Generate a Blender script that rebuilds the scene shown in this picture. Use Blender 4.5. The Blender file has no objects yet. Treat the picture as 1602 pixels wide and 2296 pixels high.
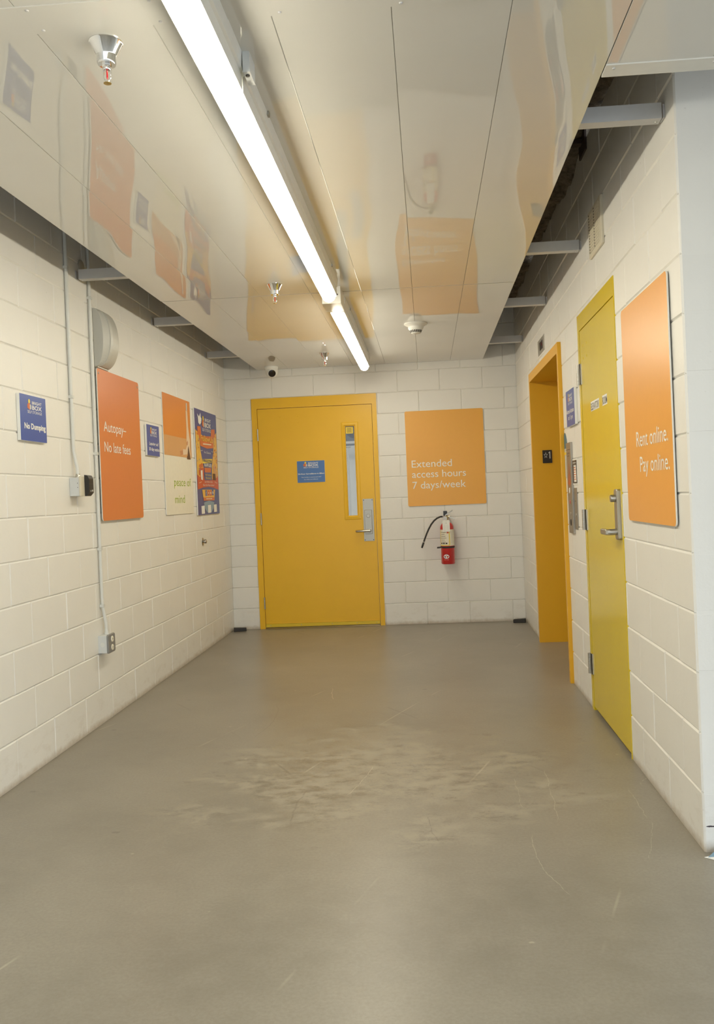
import bpy, bmesh, math, random
from mathutils import Vector, Matrix, noise
random.seed(7)
S = bpy.context.scene
C = S.collection
PI = math.pi
W = 2.814            # room width (left wall x=0, right wall x=W); back wall y=0
HC = 2.508           # height of the metal panel ceiling
CR, BL = .2032, .4064  # block course and block length
YE = -5.38           # near end of the right wall

# ------------------------------------------------------------------ materials
def nodes(name):
    m = bpy.data.materials.new(name); m.use_nodes = True
    nt = m.node_tree
    return m, nt, nt.nodes['Principled BSDF']
def lin(c):
    return tuple(((v/255+.055)/1.055)**2.4 if v > 10 else v/255/12.92 for v in c)
def mat(name, col, rough=.5, metal=0, spec=.5, noise_amt=.05, noise_scale=30, bump=0, bump_scale=200, coat=0, srgb=False):
    m, nt, b = nodes(name)
    if srgb: col = lin(col)
    N = nt.nodes; L = nt.links
    tc = N.new('ShaderNodeTexCoord')
    nz = N.new('ShaderNodeTexNoise'); nz.inputs['Scale'].default_value = noise_scale; nz.inputs['Detail'].default_value = 4
    L.new(tc.outputs['Object'], nz.inputs['Vector'])
    mx = N.new('ShaderNodeMix'); mx.data_type = 'RGBA'
    mx.inputs['A'].default_value = (*[max(0, c*(1-noise_amt)) for c in col], 1)
    mx.inputs['B'].default_value = (*[min(1, c*(1+noise_amt)) for c in col], 1)
    L.new(nz.outputs['Fac'], mx.inputs['Factor']); L.new(mx.outputs['Result'], b.inputs['Base Color'])
    b.inputs['Roughness'].default_value = rough; b.inputs['Metallic'].default_value = metal
    b.inputs['Specular IOR Level'].default_value = spec
    if coat: b.inputs['Coat Weight'].default_value = coat; b.inputs['Coat Roughness'].default_value = .1
    if bump:
        n2 = N.new('ShaderNodeTexNoise'); n2.inputs['Scale'].default_value = bump_scale; n2.inputs['Detail'].default_value = 3
        L.new(tc.outputs['Object'], n2.inputs['Vector'])
        bp = N.new('ShaderNodeBump'); bp.inputs['Strength'].default_value = 1; bp.inputs['Distance'].default_value = bump
        L.new(n2.outputs['Fac'], bp.inputs['Height']); L.new(bp.outputs['Normal'], b.inputs['Normal'])
    return m
def emit(name, col, s):
    m, nt, b = nodes(name)
    b.inputs['Base Color'].default_value = (.9, .9, .88, 1)
    b.inputs['Emission Color'].default_value = (*col, 1); b.inputs['Emission Strength'].default_value = s
    return m

def mathn(nt, op, a, b=None, c=None):
    n = nt.nodes.new('ShaderNodeMath'); n.operation = op
    for i, v in enumerate((a, b, c)):
        if v is None: continue
        if isinstance(v, (int, float)): n.inputs[i].default_value = v
        else: nt.links.new(v, n.inputs[i])
    return n.outputs[0]
def mixc(nt, f, a, b):
    n = nt.nodes.new('ShaderNodeMix'); n.data_type = 'RGBA'
    if isinstance(f, (int, float)): n.inputs['Factor'].default_value = f
    else: nt.links.new(f, n.inputs['Factor'])
    for k, v in (('A', a), ('B', b)):
        if isinstance(v, tuple): n.inputs[k].default_value = (*v, 1)
        else: nt.links.new(v, n.inputs[k])
    return n.outputs['Result']
def tex(nt, vec, scale, detail=4, rough=.5, kind='Noise'):
    n = nt.nodes.new('ShaderNodeTexNoise'); n.inputs['Scale'].default_value = scale
    n.inputs['Detail'].default_value = detail; n.inputs['Roughness'].default_value = rough
    nt.links.new(vec, n.inputs['Vector']); return n.outputs['Fac']
def ramp(nt, f, lo, hi):
    n = nt.nodes.new('ShaderNodeMapRange'); n.inputs['From Min'].default_value = lo; n.inputs['From Max'].default_value = hi
    nt.links.new(f, n.inputs['Value']); return n.outputs['Result']
def mapv(nt, vec, scale=(1, 1, 1), loc=(0, 0, 0), rot=(0, 0, 0)):
    n = nt.nodes.new('ShaderNodeMapping'); n.inputs['Scale'].default_value = scale
    n.inputs['Location'].default_value = loc; n.inputs['Rotation'].default_value = rot
    nt.links.new(vec, n.inputs['Vector']); return n.outputs['Vector']

def wall_material(name, stains=()):
    m, nt, b = nodes(name); L = nt.links
    tc = nt.nodes.new('ShaderNodeTexCoord'); ob = tc.outputs['Object']
    sep = nt.nodes.new('ShaderNodeSeparateXYZ'); L.new(ob, sep.inputs[0])
    blot = tex(nt, ob, 2.2, 5, .6)
    col = mixc(nt, blot, (.765, .755, .715), (.84, .83, .79))
    # scuffs and grime along the foot of the wall
    gr = tex(nt, mapv(nt, ob, (1, 1, 2.2)), 7, 6, .7)
    low = ramp(nt, sep.outputs['Z'], .28, .0)
    g = mathn(nt, 'MULTIPLY', ramp(nt, gr, .52, .75), low)
    col = mixc(nt, mathn(nt, 'MULTIPLY', g, .4), col, (.45, .37, .26))
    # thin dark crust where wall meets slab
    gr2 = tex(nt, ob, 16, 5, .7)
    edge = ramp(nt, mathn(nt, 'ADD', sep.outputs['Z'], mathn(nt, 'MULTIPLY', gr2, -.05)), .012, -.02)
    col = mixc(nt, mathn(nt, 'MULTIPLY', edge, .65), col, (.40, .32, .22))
    # sparse specks and rub marks
    sp = tex(nt, ob, 38, 3, .55)
    sparse = ramp(nt, tex(nt, ob, 1.7, 2), .5, .66)
    spk = mathn(nt, 'MULTIPLY', ramp(nt, sp, .7, .76), sparse)
    col = mixc(nt, mathn(nt, 'MULTIPLY', spk, .4), col, (.3, .27, .22))
    for (c, r, s) in stains:   # chipped, scraped patches: (centre, radii, noise scale)
        v = mapv(nt, ob, tuple(1/q for q in r), tuple(-a/q for a, q in zip(c, r)))
        ln = nt.nodes.new('ShaderNodeVectorMath'); ln.operation = 'LENGTH'; L.new(v, ln.inputs[0])
        d = mathn(nt, 'ADD', ln.outputs['Value'], mathn(nt, 'MULTIPLY', mathn(nt, 'SUBTRACT', tex(nt, ob, s, 4, .6), .5), 3.2))
        col = mixc(nt, ramp(nt, d, 1.0, .8), col, (.045, .035, .04))
    L.new(col, b.inputs['Base Color'])
    b.inputs['Roughness'].default_value = .42; b.inputs['Specular IOR Level'].default_value = .4
    h1 = tex(nt, ob, 90, 4, .6); h2 = tex(nt, ob, 14, 3, .5)
    h = mathn(nt, 'ADD', mathn(nt, 'MULTIPLY', h1, .35), h2)
    bp = nt.nodes.new('ShaderNodeBump'); bp.inputs['Distance'].default_value = .0022; bp.inputs['Strength'].default_value = .7
    L.new(h, bp.inputs['Height']); L.new(bp.outputs['Normal'], b.inputs['Normal'])
    return m

def floor_material():
    m, nt, b = nodes('sealed_concrete'); L = nt.links
    tc = nt.nodes.new('ShaderNodeTexCoord'); ob = tc.outputs['Object']
    sep = nt.nodes.new('ShaderNodeSeparateXYZ'); L.new(ob, sep.inputs[0])
    n1 = tex(nt, ob, 1.3, 6, .6); n2 = tex(nt, ob, 9, 6, .65); n3 = tex(nt, ob, 90, 3, .6)
    col = mixc(nt, ramp(nt, n1, .3, .7), (.235, .215, .176), (.312, .288, .237))
    col = mixc(nt, mathn(nt, 'MULTIPLY', ramp(nt, n2, .4, .72), .45), col, (.345, .32, .265))
    col = mixc(nt, mathn(nt, 'MULTIPLY', ramp(nt, n3, .35, .7), .32), col, (.19, .168, .13))
    # worn sealer patch in the middle of the bay
    v = mapv(nt, ob, (1/1.0, 1/.78, 1), (-1.68/1.0, 4.5/.78, 0))
    ln = nt.nodes.new('ShaderNodeVectorMath'); ln.operation = 'LENGTH'; L.new(v, ln.inputs[0])
    fl = tex(nt, mapv(nt, ob, (1, 1.6, 1)), 9, 10, .78)
    zone = ramp(nt, mathn(nt, 'ADD', ln.outputs['Value'], mathn(nt, 'MULTIPLY', mathn(nt, 'SUBTRACT', tex(nt, mapv(nt, ob, (1, 1.3, 1)), 2.6, 5, .65), .5), 3.6)), 1.0, .45)
    worn = mathn(nt, 'MULTIPLY', zone, ramp(nt, fl, .49, .53))
    col = mixc(nt, mathn(nt, 'MULTIPLY', worn, .75), col, (.37, .338, .268))
    darkp = mathn(nt, 'MULTIPLY', zone, ramp(nt, fl, .46, .42))
    col = mixc(nt, mathn(nt, 'MULTIPLY', darkp, .6), col, (.195, .17, .13))
    # dark drips and pale paint flecks
    def spots(scale, thr, seed):
        vo = nt.nodes.new('ShaderNodeTexVoronoi'); vo.inputs['Scale'].default_value = scale; vo.feature = 'F1'
        wob = mapv(nt, ob, (1, 1.6, 1), (seed, seed*1.7, 0))
        L.new(wob, vo.inputs['Vector'])
        pick = nt.nodes.new('ShaderNodeSeparateColor'); L.new(vo.outputs['Color'], pick.inputs[0])
        d = mathn(nt, 'ADD', vo.outputs['Distance'], mathn(nt, 'MULTIPLY', mathn(nt, 'SUBTRACT', tex(nt, ob, 60, 4), .5), .06))
        return mathn(nt, 'MULTIPLY', ramp(nt, d, thr, thr*.6), mathn(nt, 'GREATER_THAN', pick.outputs[0], .72))
    col = mixc(nt, mathn(nt, 'MULTIPLY', spots(3.4, .075, 3.1), .5), col, (.14, .12, .10))
    col = mixc(nt, mathn(nt, 'MULTIPLY', spots(5.1, .05, 8.4), .55), col, (.52, .47, .38))
    # long hairline scratches
    def scratch(rot, sc, thr, seed):
        w = nt.nodes.new('ShaderNodeTexWave'); w.wave_type = 'BANDS'; w.inputs['Scale'].default_value = sc
        w.inputs['Distortion'].default_value = 3.2; w.inputs['Detail'].default_value = 2; w.inputs['Detail Scale'].default_value = .35
        L.new(mapv(nt, ob, (1, 1, 1), (seed, seed, 0), (0, 0, rot)), w.inputs['Vector'])
        gate = ramp(nt, tex(nt, ob, 1.9, 2), .56, .64)
        return mathn(nt, 'MULTIPLY', ramp(nt, w.outputs['Fac'], thr, 1.0), gate)
    col = mixc(nt, mathn(nt, 'MULTIPLY', scratch(.35, .42, .9994, 1.3), .5), col, (.5, .46, .37))
    col = mixc(nt, mathn(nt, 'MULTIPLY', scratch(-.6, .33, .9994, 4.9), .4), col, (.16, .14, .11))
    # individual curved scrapes and a hairline crack: (circle centre, radius, middle of the mark, half length, half width, tone)
    wob = mathn(nt, 'MULTIPLY', mathn(nt, 'SUBTRACT', tex(nt, ob, 11, 3), .5), .03)
    frag = tex(nt, ob, 48, 3, .6)
    def vdist(cx, cy):
        v = nt.nodes.new('ShaderNodeVectorMath'); v.operation = 'DISTANCE'; L.new(ob, v.inputs[0]); v.inputs[1].default_value = (cx, cy, 0)
        return v.outputs['Value']
    pale, dark = (.50, .46, .37), (.13, .11, .085)
    for cx, cy, r_, mx_, my_, hl, wd, tone, k in (
            (3.1032, -5.3406, .8566, 2.2795, -5.445, .25, .0016, pale, .7), (-35.3948, -2.9121, 37.8254, 2.384, -4.764, .31, .0018, pale, .6),
            (-.0813, -4.2109, 1.7058, 1.5785, -4.5515, .20, .0018, pale, .8), (-.5159, -3.4639, 1.5165, .953, -3.46, .38, .0016, dark, .6),
            (-6.634, -4.6645, 8.8855, 2.249, -4.759, .19, .0016, pale, .5), (2.7061, -2.6929, 1.4491, 1.274, -2.848, .16, .0028, pale, .9),
            (2.957, -4.7474, .2022, 2.8265, -4.655, .07, .002, pale, .6), (14.5792, -5.1245, 11.8783, 2.704, -4.9025, .16, .0015, pale, .7),
            (.1086, -4.5711, 2.6499, 2.66, -5.263, .18, .0016, pale, .45), (2.8965, -4.9135, 1.5601, 1.3505, -4.864, .2, .006, dark, .3),
            (2.8701, -4.9736, .9945, 1.896, -5.127, .13, .003, dark, .35)):
        off = mathn(nt, 'ABSOLUTE', mathn(nt, 'ADD', mathn(nt, 'SUBTRACT', vdist(cx, cy), r_), wob))
        line = mathn(nt, 'MULTIPLY', ramp(nt, off, wd, wd*.35), ramp(nt, vdist(mx_, my_), hl, hl*.85))
        line = mathn(nt, 'MULTIPLY', line, ramp(nt, frag, .36, .5))
        col = mixc(nt, mathn(nt, 'MULTIPLY', line, k), col, tone)
    L.new(col, b.inputs['Base Color'])
    r = mathn(nt, 'ADD', mathn(nt, 'MULTIPLY', n2, .14), .265)
    r = mathn(nt, 'ADD', r, mathn(nt, 'MULTIPLY', worn, .18))
    L.new(r, b.inputs['Roughness']); b.inputs['Specular IOR Level'].default_value = .34
    bp = nt.nodes.new('ShaderNodeBump'); bp.inputs['Distance'].default_value = .0012; bp.inputs['Strength'].default_value = .5
    L.new(mathn(nt, 'ADD', mathn(nt, 'MULTIPLY', n3, .3), n2), bp.inputs['Height']); L.new(bp.outputs['Normal'], b.inputs['Normal'])
    return m

def ceiling_material():
    m, nt, b = nodes('glossy_white_metal_panel'); L = nt.links
    tc = nt.nodes.new('ShaderNodeTexCoord'); ob = tc.outputs['Object']
    n1 = tex(nt, ob, 3, 3)
    L.new(mixc(nt, n1, (.68, .675, .638), (.71, .705, .67)), b.inputs['Base Color'])
    b.inputs['Roughness'].default_value = .004; b.inputs['IOR'].default_value = 2.0
    # oil-canning of the thin sheet: every plank is dished and buckled on its own
    sep = nt.nodes.new('ShaderNodeSeparateXYZ'); L.new(ob, sep.inputs[0])
    u = mathn(nt, 'DIVIDE', mathn(nt, 'SUBTRACT', sep.outputs['X'], .330), .31114)
    fr = mathn(nt, 'SUBTRACT', mathn(nt, 'FRACT', u), .5); idx = mathn(nt, 'FLOOR', u)
    cmb = nt.nodes.new('ShaderNodeCombineXYZ')
    L.new(sep.outputs['X'], cmb.inputs[0]); L.new(mathn(nt, 'MULTIPLY', sep.outputs['Y'], .75), cmb.inputs[1]); L.new(mathn(nt, 'MULTIPLY', idx, 3.7), cmb.inputs[2])
    h1 = tex(nt, cmb.outputs[0], 2.0, 0, .3); h2 = tex(nt, cmb.outputs[0], 5.0, 0, .3)
    side = mathn(nt, 'SUBTRACT', tex(nt, mapv(nt, cmb.outputs[0], (0, .6, 1)), 1.3, 0), .5)
    h = mathn(nt, 'ADD', mathn(nt, 'MULTIPLY', h1, .0082), mathn(nt, 'MULTIPLY', h2, .00035))
    h = mathn(nt, 'ADD', h, mathn(nt, 'MULTIPLY', mathn(nt, 'MULTIPLY', fr, fr), .0016))
    h = mathn(nt, 'ADD', h, mathn(nt, 'MULTIPLY', mathn(nt, 'MULTIPLY', fr, side), .009))
    bp = nt.nodes.new('ShaderNodeBump'); bp.inputs['Distance'].default_value = 1; bp.inputs['Strength'].default_value = 1
    L.new(h, bp.inputs['Height']); L.new(bp.outputs['Normal'], b.inputs['Normal'])
    return m

def steel_material(name, col=(.55, .54, .5), rough=.28, streak=(1, 1, 60)):
    m, nt, b = nodes(name); L = nt.links
    tc = nt.nodes.new('ShaderNodeTexCoord')
    f = tex(nt, mapv(nt, tc.outputs['Object'], streak), 14, 3)
    L.new(mixc(nt, f, tuple(c*.9 for c in col), tuple(min(1, c*1.08) for c in col)), b.inputs['Base Color'])
    b.inputs['Metallic'].default_value = 1
    L.new(mathn(nt, 'ADD', mathn(nt, 'MULTIPLY', f, .12), rough-.06), b.inputs['Roughness'])
    return m

def deck_material():
    m, nt, b = nodes('dusty_fireproofing'); L = nt.links
    tc = nt.nodes.new('ShaderNodeTexCoord'); ob = tc.outputs['Object']
    f = tex(nt, ob, 12, 8, .75); g = tex(nt, ob, 60, 5, .7)
    L.new(mixc(nt, ramp(nt, f, .35, .7), (.09, .068, .045), (.46, .38, .28)), b.inputs['Base Color'])
    b.inputs['Roughness'].default_value = .95
    bp = nt.nodes.new('ShaderNodeBump'); bp.inputs['Distance'].default_value = .02
    L.new(mathn(nt, 'ADD', f, g), bp.inputs['Height']); L.new(bp.outputs['Normal'], b.inputs['Normal'])
    return m

def glass_material():
    m, nt, b = nodes('clear_glass')
    b.inputs['Base Color'].default_value = (.97, .98, .97, 1); b.inputs['Roughness'].default_value = .01
    b.inputs['Transmission Weight'].default_value = 1; b.inputs['IOR'].default_value = 1.45
    return m

def yellow_paint(name, col, rough=.35, bumpd=.0008):
    m, nt, b = nodes(name); L = nt.links
    tc = nt.nodes.new('ShaderNodeTexCoord'); ob = tc.outputs['Object']
    n = tex(nt, ob, 4, 5, .6); sp = tex(nt, ob, 45, 3, .5); gate = ramp(nt, tex(nt, ob, 2.6, 2), .55, .7)
    c = mixc(nt, n, tuple(v*.95 for v in col), tuple(v*1.04 for v in col))
    c = mixc(nt, mathn(nt, 'MULTIPLY', mathn(nt, 'MULTIPLY', ramp(nt, sp, .73, .76), gate), .5), c, (.2, .13, .03))
    L.new(c, b.inputs['Base Color'])
    b.inputs['Roughness'].default_value = rough; b.inputs['Specular IOR Level'].default_value = .45
    bp = nt.nodes.new('ShaderNodeBump'); bp.inputs['Distance'].default_value = bumpd; bp.inputs['Strength'].default_value = .35
    L.new(tex(nt, ob, 55, 4, .6), bp.inputs['Height']); L.new(bp.outputs['Normal'], b.inputs['Normal'])
    return m

M = dict(
    wall=wall_material('painted_block'),
    wall_ret=wall_material('painted_block_corner', [((2.834, 0, .290), (.017, .2, .020), 80), ((2.842, 0, .236), (.024, .2, .012), 80), ((2.852, 0, .088), (.035, .2, .0028), 40)]),
    floor=floor_material(), ceil=ceiling_material(), deck=deck_material(), glass=glass_material(),
    yellow=yellow_paint('golden_yellow_paint', (.83, .49, .02)),
    yellow2=yellow_paint('lemon_yellow_paint', (.74, .56, .016), .17),
    yellow3=yellow_paint('amber_yellow_paint', (.80, .43, .018)),
    sweep=yellow_paint('bright_yellow_rubber', (.72, .52, .03)),
    steel=steel_material('brushed_steel', (.48, .465, .42), .36), lockplate=steel_material('satin_lock_plate', (.40, .385, .34), .42), steeld=steel_material('dull_steel', (.40, .37, .32), .38),
    chrome=mat('chrome', (.80, .80, .80), .06, 1, noise_amt=.01),
    zinc=mat('painted_steel_channel', (.56, .56, .56), .4, 0, .5, .04),
    white=mat('white_plastic', (.80, .80, .76), .35), whitem=mat('white_enamel', (.76, .76, .72), .3, 0, .5),
    cream=mat('cream_paper', (.80, .76, .63), .6), paper=mat('white_print', (.84, .84, .80), .55, noise_amt=.02),
    orange=mat('orange_print', (.70, .215, .058), .34, 0, .5, .02, bump=.0003),
    amber=mat('amber_print', (.82, .41, .06), .34, 0, .5, .02, bump=.0003),
    amber2=mat('light_orange_print', (.84, .385, .075), .3, 0, .5, .02, bump=.0003),
    blue=mat('blue_print', (.045, .095, .37), .35, 0, .5, .02), blue2=mat('slate_blue_print', (.075, .185, .46), .35, 0, .5, .02),
    navy=mat('navy_print', (.04, .06, .26), .3, 0, .5, .04), sky=mat('pale_blue_print', (.20, .33, .45), .3),
    gold=mat('gold_print', (.80, .47, .07), .35, noise_amt=.25, noise_scale=24), red=mat('red_print', (.58, .075, .025), .35, noise_amt=.1),
    redor=mat('orange_red_print', (.66, .15, .03), .35, noise_amt=.15), yel=mat('yellow_print', (.85, .66, .06), .4),
    green=mat('green_print', (.33, .48, .035), .4), brown=mat('brown_print', (.13, .06, .035), .5), tan=mat('tan_print', (.66, .36, .16), .4, noise_amt=.1, noise_scale=5),
    skin=mat('skin_tone_print', (.60, .28, .14), .5), cloth=mat('pale_cloth_print', (.78, .60, .42), .5),
    ltor=mat('orange_photo_print', (.72, .25, .05), .34, noise_amt=.08, noise_scale=3),
    grey=mat('grey_print', (.55, .57, .56), .5), black=mat('black_plastic', (.022, .02, .018), .35), rubber=mat('black_rubber', (.03, .028, .026), .6),
    dark=mat('dark_void', (.025, .02, .018), .7), smoked=mat('smoked_lens', (.018, .013, .010), .08, 0, .6),
    hood=mat('grey_painted_hood', (.53, .53, .49), .35, 0, .5, .04), conduit=mat('painted_conduit', (.70, .71, .68), .38, 0, .5, .05),
    boxgrey=mat('pale_grey_box', (.64, .66, .66), .4, 0, .5, .04), plategrey=mat('grey_cover_plate', (.27, .27, .27), .4, .3),
    beige=mat('beige_plastic', (.68, .63, .50), .45), redglass=mat('red_bulb', (.62, .02, .03), .1, 0, .6),
    redpaint=mat('red_enamel', (.56, .022, .022), .2, 0, .5, .03, coat=.5), brass=mat('brass', (.55, .42, .16), .3, 1),
    teal=mat('teal_print', (.06, .16, .22), .5), rust=mat('dark_bracket', (.055, .035, .028), .7), puck=mat('putty_blank', (.50, .45, .35), .6),
    tube=emit('lit_lens', (1.0, .92, .735), 31.0), hallfill=emit('hall_fill_glow', (1.0, .95, .80), 85.0),  # second one glows on the unseen light added in the hall
    hallwall=mat('white_corrugated_panel', (.78, .79, .78), .35), ground=mat('outdoor_concrete', (.42, .41, .39), .9),
)

# ------------------------------------------------------------------ mesh helpers
class MB:
    """collects shapes into one mesh"""
    def __init__(s): s.v = []; s.f = []; s.m = []; s.sm = []
    def add(s, vs, fs, mi=0, smooth=False):
        o = len(s.v); s.v += [tuple(v) for v in vs]
        for f in fs: s.f.append([i+o for i in f]); s.m.append(mi); s.sm.append(smooth)
        return s
    def box(s, x0, x1, y0, y1, z0, z1, mi=0):
        x0, x1 = sorted((x0, x1)); y0, y1 = sorted((y0, y1)); z0, z1 = sorted((z0, z1))
        return s.add([(x0, y0, z0), (x1, y0, z0), (x1, y1, z0), (x0, y1, z0), (x0, y0, z1), (x1, y0, z1), (x1, y1, z1), (x0, y1, z1)],
              [(0, 3, 2, 1), (4, 5, 6, 7), (0, 1, 5, 4), (1, 2, 6, 5), (2, 3, 7, 6), (3, 0, 4, 7)], mi)
    def bbox(s, x0, x1, y0, y1, z0, z1, r=.003, mi=0):
        """box with rounded vertical-plane corners: rounded rect in xz, extruded along y with small chamfer"""
        pts = rrect(x0, x1, z0, z1, r)
        return s.slab(pts, y0, y1, mi, ch=min(r*.4, abs(y1-y0)*.3))
    def slab(s, pts, y0, y1, mi=0, mside=None, ch=0):
        """polygon in xz (counter-clockwise seen from -y) extruded from front y0 to back y1, chamfered front edge"""
        n = len(pts); mside = mi if mside is None else mside
        cx = sum(p[0] for p in pts)/n; cz = sum(p[1] for p in pts)/n
        rings = []
        if ch:
            w = max(p[0] for p in pts)-min(p[0] for p in pts); h = max(p[1] for p in pts)-min(p[1] for p in pts)
            kx = 1-2*ch/w; kz = 1-2*ch/h
            rings.append([(cx+(x-cx)*kx, y0, cz+(z-cz)*kz) for x, z in pts])
            rings.append([(x, y0+ch, z) for x, z in pts])
        else: rings.append([(x, y0, z) for x, z in pts])
        rings.append([(x, y1, z) for x, z in pts])
        vs = sum(rings, [])
        s.add(vs, [tuple(range(n))], mi)
        o = len(s.v)-len(vs)
        for k in range(len(rings)-1):
            for i in range(n):
                j = (i+1) % n
                s.f.append([o+k*n+i, o+(k+1)*n+i, o+(k+1)*n+j, o+k*n+j]); s.m.append(mside); s.sm.append(False)
        b = o+(len(rings)-1)*n
        s.f.append([b+i for i in reversed(range(n))]); s.m.append(mside); s.sm.append(False)
        return s
    def poly(s, pts, y, mi=0, t=.0004):
        return s.slab(ccw(pts), y, y+t, mi)
    def lathe(s, prof, c=(0, 0, 0), axis='z', n=32, mi=0, smooth=True, a0=0, a1=2*PI):
        """prof: list of (radius, height)"""
        full = abs(a1-a0-2*PI) < 1e-6; m = n if full else n+1
        vs = []
        for r, h in prof:
            for i in range(m):
                a = a0+(a1-a0)*i/n; p = (r*math.cos(a), r*math.sin(a), h)
                if axis == 'y': p = (p[0], p[2], p[1])
                if axis == 'x': p = (p[2], p[0], p[1])
                vs.append((p[0]+c[0], p[1]+c[1], p[2]+c[2]))
        fs = []
        for k in range(len(prof)-1):
            for i in range(n):
                j = (i+1) % m
                fs.append((k*m+i, k*m+j, (k+1)*m+j, (k+1)*m+i))
        s.add(vs, fs, mi, smooth)
        o = len(s.v)-len(vs)
        for k in (0, len(prof)-1):
            if prof[k][0] > 1e-5:
                s.f.append([o+k*m+i for i in range(m)]); s.m.append(mi); s.sm.append(False)
        return s
    def tube(s, path, r, n=12, mi=0, cap=True, rr=None):
        P = [Vector(p) for p in path]; vs = []; prev = None
        for i, p in enumerate(P):
            t = (P[min(i+1, len(P)-1)]-P[max(i-1, 0)]).normalized()
            if prev is None:
                a = Vector((0, 0, 1)) if abs(t.z) < .9 else Vector((1, 0, 0))
                u = t.cross(a).normalized()
            else: u = (prev-t*prev.dot(t)).normalized()
            prev = u; w = t.cross(u); q = rr[i] if rr else r
            for k in range(n):
                an = 2*PI*k/n; vs.append(p+u*q*math.cos(an)+w*q*math.sin(an))
        fs = [(i*n+k, i*n+(k+1) % n, (i+1)*n+(k+1) % n, (i+1)*n+k) for i in range(len(P)-1) for k in range(n)]
        s.add(vs, fs, mi, True)
        o = len(s.v)-len(vs)
        if cap:
            for k in (0, len(P)-1):
                s.f.append([o+k*n+i for i in range(n)]); s.m.append(mi); s.sm.append(False)
        return s
    def rod(s, a, b, r, n=12, mi=0): return s.tube([a, b], r, n, mi)
    def grid_slab(s, xs, zs, solid, y0, y1, mi=0):
        """slab in the xz plane with rectangular holes"""
        for i in range(len(xs)-1):
            for j in range(len(zs)-1):
                if not solid(i, j): continue
                a, b, c, d = xs[i], xs[i+1], zs[j], zs[j+1]
                vs = [(a, y0, c), (b, y0, c), (b, y0, d), (a, y0, d), (a, y1, c), (b, y1, c), (b, y1, d), (a, y1, d)]
                fs = [(0, 1, 2, 3), (5, 4, 7, 6)]
                def sol(p, q): return 0 <= p < len(xs)-1 and 0 <= q < len(zs)-1 and solid(p, q)
                if not sol(i-1, j): fs.append((4, 0, 3, 7))
                if not sol(i+1, j): fs.append((1, 5, 6, 2))
                if not sol(i, j-1): fs.append((4, 5, 1, 0))
                if not sol(i, j+1): fs.append((3, 2, 6, 7))
                s.add(vs, fs, mi)
        return s
    def build(s, name, mats, parent=None, loc=(0, 0, 0), rz=0, merge=False):
        me = bpy.data.meshes.new(name); me.from_pydata(s.v, [], s.f); 
        if not isinstance(mats, (list, tuple)): mats = [mats]
        for m in mats: me.materials.append(M[m] if isinstance(m, str) else m)
        me.polygons.foreach_set('material_index', s.m); me.polygons.foreach_set('use_smooth', s.sm)
        bm = bmesh.new(); bm.from_mesh(me)
        if merge: bmesh.ops.remove_doubles(bm, verts=bm.verts, dist=1e-5)
        bmesh.ops.recalc_face_normals(bm, faces=bm.faces)
        for ed in bm.edges:
            if len(ed.link_faces) == 2 and ed.calc_face_angle(0) > .7: ed.smooth = False
        bm.to_mesh(me); bm.free()
        o = bpy.data.objects.new(name, me); C.objects.link(o)
        o.location = loc; o.rotation_euler = (0, 0, rz)
        if parent: o.parent = parent
        return o
def rrect(x0, x1, z0, z1, r=.004, n=4):
    x0, x1 = sorted((x0, x1)); z0, z1 = sorted((z0, z1)); r = min(r, (x1-x0)*.49, (z1-z0)*.49)
    P = []
    for cx, cz, a in ((x1-r, z1-r, 0), (x0+r, z1-r, 90), (x0+r, z0+r, 180), (x1-r, z0+r, 270)):
        for i in range(n+1):
            t = math.radians(a+90*i/n); P.append((cx+r*math.cos(t), cz+r*math.sin(t)))
    return P
def ccw(p):
    A = sum(p[i][0]*p[(i+1) % len(p)][1]-p[(i+1) % len(p)][0]*p[i][1] for i in range(len(p)))
    return list(p) if A > 0 else list(reversed(p))
def ell(cx, cz, rx, rz, n=24): return [(cx+rx*math.cos(2*PI*i/n), cz+rz*math.sin(2*PI*i/n)) for i in range(n)]
def quad(x0, x1, z0, z1): return [(x0, z0), (x1, z0), (x1, z1), (x0, z1)]

def thing(name, label, cat, loc=(0, 0, 0), rz=0, group=None):
    o = bpy.data.objects.new(name, None); C.objects.link(o)
    o.empty_display_size = .1; o.location = loc; o.rotation_euler = (0, 0, rz)
    o['label'] = label; o['category'] = cat
    if group: o['group'] = group
    return o
def tag(o, label, cat, group=None):
    o['label'] = label; o['category'] = cat
    if group: o['group'] = group
    return o
def struct(o, label=None, cat=None):
    o['kind'] = 'structure'
    if label: o['label'] = label; o['category'] = cat
    return o
def dup(root, loc, label):
    r = root.copy(); C.objects.link(r); r.location = loc; r['label'] = label
    for ch in list(root.children):
        c = ch.copy(); C.objects.link(c); c.parent = r
        for g in list(ch.children):
            d = g.copy(); C.objects.link(d); d.parent = c
    return r
LEFT, BACK, RIGHT = PI/2, 0, -PI/2
# every wall-mounted thing is modelled as if it hung on the back wall (x right, -y out of the wall, z up) and then turned

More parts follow.
